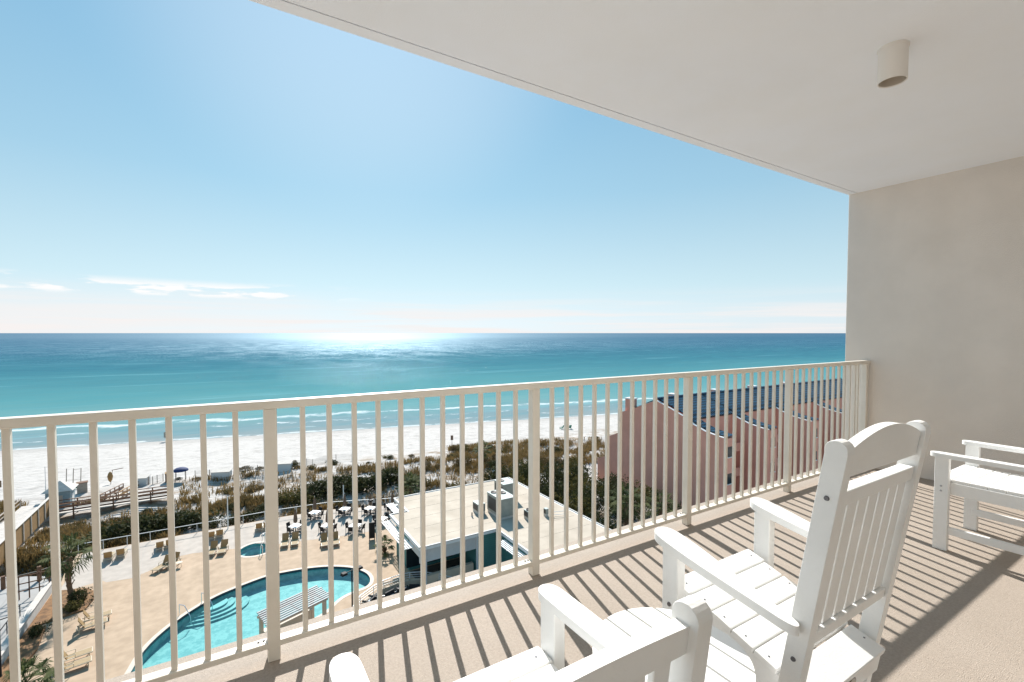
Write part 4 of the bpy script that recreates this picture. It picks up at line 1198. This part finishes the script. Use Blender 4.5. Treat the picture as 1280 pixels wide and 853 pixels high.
def shrub(name, label, cat, x, y, s, kind, v, group=None, z=None):
    z = ground_z(x, y) if z is None else z
    t = thing(name, label, cat, (x, y, z - 0.05), RND.uniform(0, 6.28), group)
    t.scale = s if isinstance(s, tuple) else (s, s, s)
    a, b = shrub_mesh(kind, v)
    for nm, me in (('crown', a), ('stems', b)):
        o = bpy.data.objects.new(nm if kind == 'low' or nm == 'crown' else 'trunk', me); COL.objects.link(o); o.parent = t
# dark hedge mass behind the deck railing, each bush its own
hedge = [(148, 668, 2.2), (166, 664, 2.3), (186, 660, 2.4), (206, 656, 2.2), (228, 652, 2.2), (250, 652, 2.0),
         (268, 655, 1.4), (288, 650, 1.2), (306, 649, 1.3), (330, 640, 1.4), (392, 620, 2.3), (412, 616, 2.5), (432, 612, 2.6), (452, 610, 2.6), (474, 606, 2.6), (496, 604, 2.6), (516, 610, 2.0), (360, 628, 1.8), (378, 625, 1.9)]
for i, (px, py, s) in enumerate(hedge):
    p = G(px, py, -0.3)
    ol = px in (360, 378)
    shrub('hedge_bush', 'dense dark green bush growing just beyond the deck railing' if not ol else 'olive bush growing just beyond the deck railing right of the spa', 'bush', p.x, p.y, (s * 1.25, s, s * 0.8), 'low', 1 if ol else 0, 'bushes beyond the deck railing')
# scattered dune shrubs
r = random.Random(11)
cnt = 0; tries = 0
while cnt < 120 and tries < 4000:
    tries += 1
    px = r.uniform(60, 745)
    edge = 604 - 0.075 * (px - 200) if px < 560 else 577 - 0.06 * (px - 560)
    if px < 220: edge = 640
    low = 668 if px < 260 else (640 if px < 560 else 612)
    py = r.uniform(edge - 18, low) if px > 220 else r.uniform(edge, 690)
    white = (225 < px < 500 and 588 < py < 626) or (530 < px < 610 and 588 < py < 604)
    p = G(px, py, -0.5)
    if math.sin(p.x * 0.55 + 1.1 * math.sin(p.y * 0.5)) + math.sin(p.y * 0.75 + p.x * 0.12) < (0.5 if white else -0.35): continue
    if p.y < 62.2 or p.y > 91: continue
    if p.x > 29 and p.y < 52: continue
    if -17.5 > p.x or (p.y > 74 and p.y < 80 and p.x < -6): continue
    s = r.uniform(0.45, 1.15) * (0.7 if white else 1.0) * (1.25 if px > 540 else 1.0)
    k = r.choice([0, 1, 2, 2, 2]) if px < 600 else r.choice([0, 1, 2, 2])
    shrub('dune_shrub', 'low scrubby shrub growing on the dunes behind the beach', 'shrub', p.x, p.y, (s * 1.3, s * 1.1, s * 0.75), 'low', k, 'low shrubs scattered on the dunes')
    cnt += 1
# dune grass: uncountable
def grass_patch():
    r = random.Random(3); mb = MB(); n = 0
    while n < 11000:
        px = r.uniform(-20, 760)
        if px < 225: py = r.uniform(628, 715)
        elif px < 560: py = r.uniform(574 + (560 - px) * 0.075, 646)
        else: py = r.uniform(550, 604)
        white = (225 < px < 500 and 590 < py < 626) or (530 < px < 620 and 588 < py < 604)
        if white and r.random() < 0.8: continue
        p = G(px, py, -0.6)
        if p.y < 62 or p.y > 93 - 0.12 * p.x or (p.x < -18.5 and p.x > -23): continue
        if (73.5 < p.y < 79.5 and p.x < -6.5): continue
        if math.sin(p.x * 0.7 + math.sin(p.y * 0.9) * 2) + math.sin(p.y * 0.8 + 2) < (0.05 if p.x < 30 else -0.4) and r.random() < 0.88: continue
        z = ground_z(p.x, p.y); n += 1
        for b in range(4):
            a = r.uniform(0, 6.28); hgt = r.uniform(0.35, 0.95); l = r.uniform(0.15, 0.55)
            q = Vector((p.x + r.gauss(0, 0.18), p.y + r.gauss(0, 0.18), z - 0.05)); d = Vector((math.cos(a), math.sin(a), 0)); w = Vector((-d.y, d.x, 0)) * 0.045
            m = q + d * l * 0.4 + Vector((0, 0, hgt * 0.7)); e = q + d * l + Vector((0, 0, hgt))
            mb.add([q - w, q + w, m + w * 0.8, m - w * 0.8, e], [(0, 1, 2, 3), (3, 2, 4)])
    o = mb.build('dune_grass', 'grass_tan'); tag(o, 'tan and olive sea oats growing all over the dunes', 'grass', kind='stuff')
grass_patch()

def palm(label, x, y, z, h, cr, seed, nf=26, tr=0.17):
    r = random.Random(seed); t = thing('palm_tree', label, 'palm tree', (x, y, z))
    mb = MB(); n = 9
    for i in range(n):
        z0, z1 = h * i / n, h * (i + 1) / n
        mb.tube((0.06 * math.sin(i), 0, z0), (0.06 * math.sin(i + 1), 0, z1), tr * (1.15 if i == 0 else 1.0) * 0.9, tr * 1.12, 9)
    for i in range(26):     # old leaf boots
        a = r.uniform(0, 6.28); zz = h * r.uniform(0.45, 1.0); d = Vector((math.cos(a), math.sin(a), 0))
        mb.beam(d * tr * 0.9 + Vector((0, 0, zz - 0.15)), d * (tr + 0.16) + Vector((0, 0, zz + 0.12)), 0.09, 0.03)
    mb.build('trunk', 'trunk_bark', t)
    mb = MB()
    for i in range(nf):
        a = 2.4 * i + r.uniform(-0.3, 0.3); el = R(78 - 128 * (i / nf)) + r.uniform(-0.12, 0.12)
        d = Vector((math.cos(a), math.sin(a), 0))
        base = Vector((0, 0, h)) + Vector((0, 0, 0.15))
        tip = base + d * (cr * 0.55 * math.cos(el)) + Vector((0, 0, cr * 0.55 * math.sin(el)))
        mb.beam(base, tip, 0.03, 0.02)
        # fan blade: leaflets spread round the tip, drooping at the ends
        ax = (tip - base).normalized(); side = ax.cross(Vector((0, 0, 1)))
        if side.length < 0.05: side = Vector((1, 0, 0))
        side.normalize()
        for k in range(13):
            g = R(-95 + 190 * k / 12)
            q = (ax * math.cos(g) + side * math.sin(g)).normalized(); ln = cr * 0.52 * (1 - 0.25 * abs(k - 6) / 6) * r.uniform(0.85, 1.1)
            w = q.cross(Vector((0, 0, 1))); w = (w if w.length > 0.05 else Vector((1, 0, 0))).normalized() * 0.045
            m = tip + q * ln * 0.6; e = tip + q * ln - Vector((0, 0, ln * 0.38))
            mb.add([tip - w * 0.4, tip + w * 0.4, m + w, m - w, e], [(0, 1, 2, 3), (3, 2, 4)])
    mb.build('crown', 'palm_leaf', t)
palm('tallest palm on the left, in its planting bed by the path wall', -11.2, 50.2, 0, 3.9, 2.1, 1)
palm('palm behind the flat roof beside the umbrella tables', 19.4, 56.4, -0.6, 3.2, 1.9, 2)
palm('small palm standing alone in the dune scrub behind the flat roof', 33.5, 63.5, -0.6, 4.4, 1.7, 3)
palm('low palm at the foot of the pink gable wall, left one', 37.5, 37.0, -1, 4.2, 2.4, 4)
palm('low palm at the foot of the pink gable wall, right one', 41.0, 35.2, -1, 3.4, 2.3, 5)
palm('palm at the lower left corner beside the lamp post', -10.6, 38.2, 0, 1.0, 1.6, 6)
palm('small palm by the left corner of the white sunshade', 13.0, 45.6, 0, 0.7, 1.2, 7, 16, 0.10)
# trees between the flat roof and the pink houses
tr = [(33.0, 58, 2.6, 0), (36.0, 55.0, 3.0, 0), (33.5, 52.0, 2.8, 2), (38.5, 58.5, 2.6, 2), (37.0, 50.5, 3.0, 0), (34.0, 47.0, 2.8, 0), (38.5, 46.5, 2.9, 2), (33.2, 42.0, 2.6, 2), (37.0, 42.5, 2.8, 0), (41.0, 40.0, 2.4, 0), (33.5, 37.0, 2.5, 0), (36.0, 32.5, 2.4, 0), (44.5, 36.0, 2.1, 0), (45.2, 42.0, 2.2, 2), (42.0, 45.0, 2.6, 0), (42.5, 51.0, 2.8, 0), (45.8, 47.2, 2.2, 0), (45.5, 55.5, 2.3, 2), (41.0, 56.0, 2.4, 0)]
words = ['beside the roof parapet', 'in the thick grove', 'near the pink gable']
for i, (x, y, s, v) in enumerate(tr):
    lab = ('dense dark tree ' if v == 0 else 'olive green tree ') + ('beside the edge of the flat white roof' if x < 35 else 'in the grove below the pink gable wall' if x > 40 else 'in the middle of the grove by the flat roof')
    shrub('broadleaf_tree', lab, 'tree', x, y, (s, s, s * 1.05), 'tree', v, 'trees between the flat roof and the pink houses', -1.0)
# planting bed and path wall at the left
mb = MB(); mb.prism([(-13.0, 47.6, 0.0), (-10.0, 48.6, 0.0), (-9.6, 51.0, 0.0), (-10.6, 52.6, 0.0), (-12.9, 53.4, 0.0)], (0, 0, 0.12)); mb2 = mb.build('planting_bed', 'soil'); tag(mb2, 'bare brown soil bed around the tallest palm', 'planting bed')
mb = MB(); mb.prism([(-12.95, 40.0, 0.0), (-12.0, 40.0, 0.0), (-11.6, 44.0, 0.0), (-11.9, 47.2, 0.0), (-12.95, 47.4, 0.0)], (0, 0, 0.22)); mb2 = mb.build('planting_bed', 'soil'); tag(mb2, 'narrow strip of rust-brown soil along the white path wall', 'planting bed')
shrub('low_bush', 'round dark green bush at the foot of the tallest palm, facing the pool', 'bush', -10.4, 50.2, (1.0, 1.0, 1.0), 'low', 0, None, 0.1)
shrub('low_bush', 'yellow-green bush in the bed in front of the tallest palm', 'bush', -10.9, 48.9, (0.8, 0.7, 0.7), 'low', 1, None, 0.1)
shrub('low_bush', 'dark bush in the soil strip along the white path wall', 'bush', -12.0, 46.2, (0.6, 0.9, 0.8), 'low', 0, None, 0.1)
t = thing('path_wall', 'low white wall with a handrail between the grey path and the deck', 'wall', (-13.2, 54.2, 0))
mb = MB(); mb.box((0, -7.6, 0.42), (0.32, 14.0, 0.84)); mb.build('wall', 'stone_wall', t)
mb = MB(); mb.box((0, -7.6, 0.865), (0.46, 14.1, 0.05)); mb.build('wall_cap', 'board_pale', t)
mb = MB()
mb.beam((-0.9, -14, 0.9), (-0.9, -4, 0.9), 0.05, 0.05)
for y in (-14, -11.5, -9, -6.5, -4): mb.beam((-0.9, y, 0), (-0.9, y, 0.9), 0.05, 0.05)
mb.build('handrail', 'dark_metal', t)
t = thing('bollard_fence', 'short row of thick brown timber posts beside the grey path', 'fence', (-14.6, 56.6, 0))
for dx, dy, h in ((0, 0, 1.3), (1.6, 1.4, 1.2), (-2.2, -0.2, 1.1), (-4.4, -0.4, 1.1)):
    mb = MB(); mb.tube((dx, dy, -0.2), (dx, dy, h), 0.16, 0.15, 9); mb.build('post', 'wood_brown', t)
mb = MB(); mb.tube((0, 0, 0.9), (1.6, 1.4, 0.85), 0.04, 0.04, 6); mb.tube((0, 0, 0.9), (-2.2, -0.2, 0.85), 0.04, 0.04, 6); mb.tube((-2.2, -0.2, 0.85), (-4.4, -0.4, 0.85), 0.04, 0.04, 6); mb.build('rope', 'wood_grey', t)
t = thing('bike_rack', 'dark metal trellis lying in shade against the path wall', 'trellis', (-14.4, 53.4, 0), 0.1)
mb = MB()
for k in range(5): mb.beam((-1.2 + 0.6 * k, 0, 0), (-1.2 + 0.6 * k, 0, 2.0), 0.08, 0.05)
for k in range(3): mb.beam((-1.3, 0, 0.7 + 0.6 * k), (1.3, 0, 0.7 + 0.6 * k), 0.05, 0.08)
mb.build('lattice', 'wood_brown', t)

# ------------------------------------------------------------------ boardwalks, hut, beach things
t = thing('boardwalk', 'raised pale boardwalk with tan plank sides running out to the beach hut', 'boardwalk', (-20.3, 61.0, 0))
mb = MB(); mb.box((0, 8.0, 0.95), (2.6, 19.0, 0.12)); mb.build('walkway', 'deck_boards', t)
mb = MB(); mb.box((1.33, 8.0, 0.75), (0.08, 19.0, 2.1)); mb.build('plank_side', 'wood_tan', t)
mb = MB(); mb.box((1.33, 8.0, 1.83), (0.26, 19.0, 0.06)); mb.build('side_cap', 'board_pale', t)
mb = MB()
for k in range(9):
    mb = MB(); mb.box((1.40, -1.2 + 2.3 * k, 0.75), (0.10, 0.14, 2.1)); mb.build('side_post', 'board_pale', t)
mb = MB(); mb.beam((-1.3, -1.5, 1.95), (-1.3, 17.5, 1.95), 0.14, 0.06); mb.beam((-1.3, -1.5, 1.5), (-1.3, 17.5, 1.5), 0.05, 0.12)
for k in range(9): mb.beam((-1.3, -1.2 + 2.3 * k, -0.6), (-1.3, -1.2 + 2.3 * k, 1.95), 0.1, 0.1)
mb.build('handrail', 'wood_grey', t)

t = thing('boardwalk', 'brown timber boardwalk with railings crossing the dunes in front of the hut', 'boardwalk', (-18.7, 77.0, 0))
mb = MB(); mb.box((6.0, 0, 0.15), (11.6, 1.9, 0.12)); mb.build('walkway', 'board_pale', t)
for y, nm in ((-0.95, 'near'), (0.95, 'far')):
    mb = MB()
    mb.beam((0.3, y, 1.25), (11.8, y, 1.25), 0.16, 0.07); mb.beam((0.3, y, 0.85), (11.8, y, 0.85), 0.05, 0.16); mb.beam((0.3, y, 0.45), (11.8, y, 0.45), 0.05, 0.16)
    for k in range(7): mb.beam((0.4 + 1.88 * k, y, -1.2), (0.4 + 1.88 * k, y, 1.25), 0.13, 0.13)
    mb.build('handrail', 'wood_brown', t)
t = thing('beach_ramp', 'pale sloping ramp with brown rails leading from the boardwalk to the sand', 'ramp', (-13.4, 79.2, 0))
mb = MB(); mb.beam((0, -1.2, 0.2), (0.8, 9.0, -1.25), 1.7, 0.12); mb.build('walkway', 'board_pale', t)
for s in (-1, 1):
    mb = MB(); mb.beam((s * 0.9, -1.0, 1.2), (0.8 + s * 0.9, 9.0, -0.25), 0.14, 0.07); mb.beam((s * 0.9, -1.0, 0.7), (0.8 + s * 0.9, 9.0, -0.75), 0.05, 0.3)
    for k in range(6):
        f = k / 5; mb.beam((0.8 * f + s * 0.9, -1.0 + 10 * f, -1.8), (0.8 * f + s * 0.9, -1.0 + 10 * f, 1.2 - 1.45 * f), 0.11, 0.11)
    mb.build('handrail', 'wood_tan' if s > 0 else 'wood_brown', t)

t = thing('beach_hut', 'small grey-blue beach hut with a white hipped roof beside the boardwalk', 'hut', (-18.5, 80.2, 0))
mb = MB(); mb.box((0, 0, 0.55), (2.3, 2.2, 3.1)); mb.build('wall', 'hut_blue', t)
mb = MB(); mb.add([(-1.5, -1.45, 2.1), (1.5, -1.45, 2.1), (1.5, 1.45, 2.1), (-1.5, 1.45, 2.1), (0, 0, 3.2)], [(0, 1, 4), (1, 2, 4), (2, 3, 4), (3, 0, 4), (3, 2, 1, 0)]); mb.build('roof', 'board_pale', t)
mb = MB(); mb.box((-0.1, -1.11, 1.1), (1.1, 0.05, 0.9)); w_ = mb.build('window', 'hut_window', t)
mb = MB(); mb.box((-0.1, -1.13, 0.62), (1.3, 0.10, 0.07)); mb.build('window_sill', 'white_trim', w_)
mb = MB(); mb.box((1.16, 0.1, 0.4), (0.05, 0.9, 2.0)); mb.build('door', 'white_trim', t)
mb = MB(); mb.tube((-1.1, -1.0, 3.0), (-1.1, -1.0, 5.4), 0.03, 0.03, 6); mb.tube((-1.1, -1.0, -0.9), (-1.1, -1.0, 3.0), 0.05, 0.04, 6); mb.build('mast', 'fence_paint', t)

def P(px, py, z=None):
    p = G(px, py, -1.4)
    for _ in range(4):
        p = G(px, py, ground_z(p.x, p.y))
    return p
def sign(name, label, px, py, h, w, bh, m, cat='sign'):
    p = P(px, py); t = thing(name, label, cat, p, -0.5)
    mb = MB(); mb.tube((0, 0, -0.3), (0, 0, h), 0.05, 0.05, 6); mb.build('post', 'wood_grey', t)
    mb = MB(); mb.box((0, -0.07, h - bh / 2), (w, 0.06, bh)); mb.build('panel', m, t)
sign('beach_sign', 'small brown-grey sign on a post at the edge of the dune scrub', 565, 556, 2.0, 0.55, 1.0, 'umbrella_cloth')
sign('beach_sign', 'small greenish box sign on a post near the waterline', 208, 552, 2.2, 1.0, 1.3, 'ac_metal')
sign('beach_sign', 'brown notice board at the left edge of the beach', -1, 616, 1.8, 0.8, 1.0, 'umbrella_cloth')
def beach_chair(label, px, py, rz):
    p = P(px, py); t = thing('beach_chair', label, 'beach chair', p, R(rz), 'green beach chairs')
    mb = MB(); mb.box((0, 0, 0.36), (0.62, 0.6, 0.06)); mb.build('seat', 'green_plastic', t)
    mb = MB(); mb.prism([(-0.31, 0.22, 0.34), (-0.31, 0.62, 1.15), (-0.31, 0.68, 1.13), (-0.31, 0.29, 0.33)], (0.62, 0, 0)); mb.build('backrest', 'green_plastic', t)
    for s in (-1, 1):
        mb = MB(); mb.beam((s * 0.35, -0.32, 0), (s * 0.35, -0.32, 0.58), 0.06, 0.06); mb.beam((s * 0.35, -0.3, 0.33), (s * 0.35, 0.75, 0.02), 0.05, 0.08); mb.build('leg', 'green_plastic', t)
        mb = MB(); mb.box((s * 0.36, 0.05, 0.6), (0.12, 0.8, 0.04)); mb.build('armrest', 'green_plastic', t)
beach_chair('green beach chair alone on the white sand, left of two', 702, 537, 200)
beach_chair('green beach chair alone on the white sand, right of two', 712, 536.5, 165)
p = P(226, 601); t = thing('beach_umbrella', 'navy blue beach canopy at the foot of the dunes', 'canopy', p)
mb = MB(); mb.lathe([(0.0, 2.1), (0.6, 2.0), (1.0, 1.75), (1.05, 1.55)], 14); mb.build('canopy', 'navy_cloth', t)
for a in (45, 135, 225, 315):
    mb = MB(); mb.tube((0.9 * math.cos(R(a)), 0.9 * math.sin(R(a)), -0.3), (0.85 * math.cos(R(a)), 0.85 * math.sin(R(a)), 1.8), 0.04, 0.04, 6); mb.build('leg', 'wood_grey', t)
p = P(212, 602); t = thing('storage_box', 'brown wooden box beside the navy canopy', 'box', p)
mb = MB(); mb.box((0, 0, 0.6), (1.0, 1.0, 1.5)); mb.build('body', 'wood_brown', t, bevel=0.02)
mb = MB(); mb.box((0, 0, 1.39), (1.1, 1.1, 0.08)); mb.build('lid', 'wood_tan', t)
for px, py, w, lab in ((178, 607, 1.6, 'grey plank bin beside the ramp at the edge of the dunes'), (277, 599, 2.6, 'grey plank shed at the foot of the dunes right of the navy canopy'), (354, 588.5, 2.6, 'low grey plank bin on the sand behind the thick railing post')):
    p = P(px, py); t = thing('plank_bin', lab, 'bin', p, -0.35)
    mb = MB(); mb.box((0, 0, 0.55), (w, 1.1, 1.3)); mb.build('body', 'fence_paint', t)
    mb = MB(); mb.prism([(-w / 2 - 0.08, -0.65, 1.21), (-w / 2 - 0.08, 0.65, 1.40), (-w / 2 - 0.08, 0.65, 1.46), (-w / 2 - 0.08, -0.65, 1.27)], (w + 0.16, 0, 0)); mb.build('lid', 'board_pale', t)
p = P(91, 612); t = thing('swing_frame', 'white pole frame with green netting standing on the beach', 'frame', p, -0.4)
for x in (-0.9, 0.0, 1.0):
    mb = MB(); mb.tube((x, 0, -0.4), (x + 0.1, 0.1, 3.1), 0.06, 0.05, 6); mb.build('pole', 'wood_grey', t)
mb = MB(); mb.beam((0.1, 0.1, 2.9), (1.1, 0.1, 3.0), 0.05, 0.05); mb.beam((-0.9, 0.05, 1.4), (1.1, 0.05, 1.4), 0.04, 0.04); mb.build('crossbar', 'wood_grey', t)
mb = MB(); mb.prism([(-0.8, 0.06, 0.1), (0.9, 0.06, 0.1), (0.6, 0.06, 0.8), (-0.6, 0.06, 1.0)], (0, 0.05, 0)); mb.build('netting', 'green_plastic', t)
p = P(103, 616); t = thing('storage_box', 'tan wooden crate on the sand beside the pole frame', 'box', p, 0.2)
mb = MB(); mb.box((0, 0, 0.7), (1.1, 0.9, 1.5)); mb.build('body', 'wood_grey', t, bevel=0.02)
mb = MB(); mb.box((0, 0, 1.49), (1.25, 1.0, 0.08)); mb.build('lid', 'wood_brown', t)
p = P(138, 606); t = thing('rolled_umbrella', 'rust-brown rolled umbrella and pole leaning at the ramp', 'umbrella', p)
mb = MB(); mb.tube((0, 0, -0.2), (0.3, 0, 2.2), 0.04, 0.03, 6); mb.tube((0.2, 0, 2.2), (1.6, 0, 2.35), 0.05, 0.05, 6); mb.build('pole', 'wood_brown', t)
mb = MB(); mb.lathe([(0.05, 0.4), (0.25, 0.7), (0.36, 1.3), (0.22, 1.8), (0.05, 2.0)], 12); mb.build('canopy', 'wood_tan', t)
# slat-and-wire sand fences at the top of the beach
def sand_fence(label, pix, h=1.15):
    pts = [P(*q) for q in pix]
    t = thing('sand_fence', label, 'fence', pts[0])
    Q = [q - pts[0] for q in pts]
    me = MB().tube((0, 0, -0.4), (0, 0, h + 0.1), 0.05, 0.045, 6).mesh('post', 'wood_grey')
    for q in Q:
        o = bpy.data.objects.new('post', me); COL.objects.link(o); o.parent = t; o.location = q
    mb = MB()
    for a, b in zip(Q[:-1], Q[1:]):
        for z in (h * 0.2, h * 0.6, h * 0.98): mb.tube(a + Vector((0, 0, z)), b + Vector((0, 0, z)), 0.012, 0.012, 4, False)
        n = int((b - a).length / 0.16)
        for i in range(n):
            f = a + (b - a) * (i + 0.5) / n; mb.box((f.x, f.y, f.z + h * 0.5), (0.02, 0.012, h))
    mb.build('slats', 'board_pale', t)
sand_fence('weathered sand fence at the top of the beach left of the navy canopy', [(186, 606), (191, 606), (196.5, 604), (204, 602)])
sand_fence('weathered sand fence on the dune edge between the shed and the thick railing post', [(244, 598), (262, 597), (286.5, 595), (309.5, 592), (322, 591), (332, 592)])
sand_fence('weathered sand fence on the beach right of the thick railing post', [(352, 586), (364, 585.5), (383.5, 582), (391, 583), (409, 577), (420, 576.5), (440, 576)])
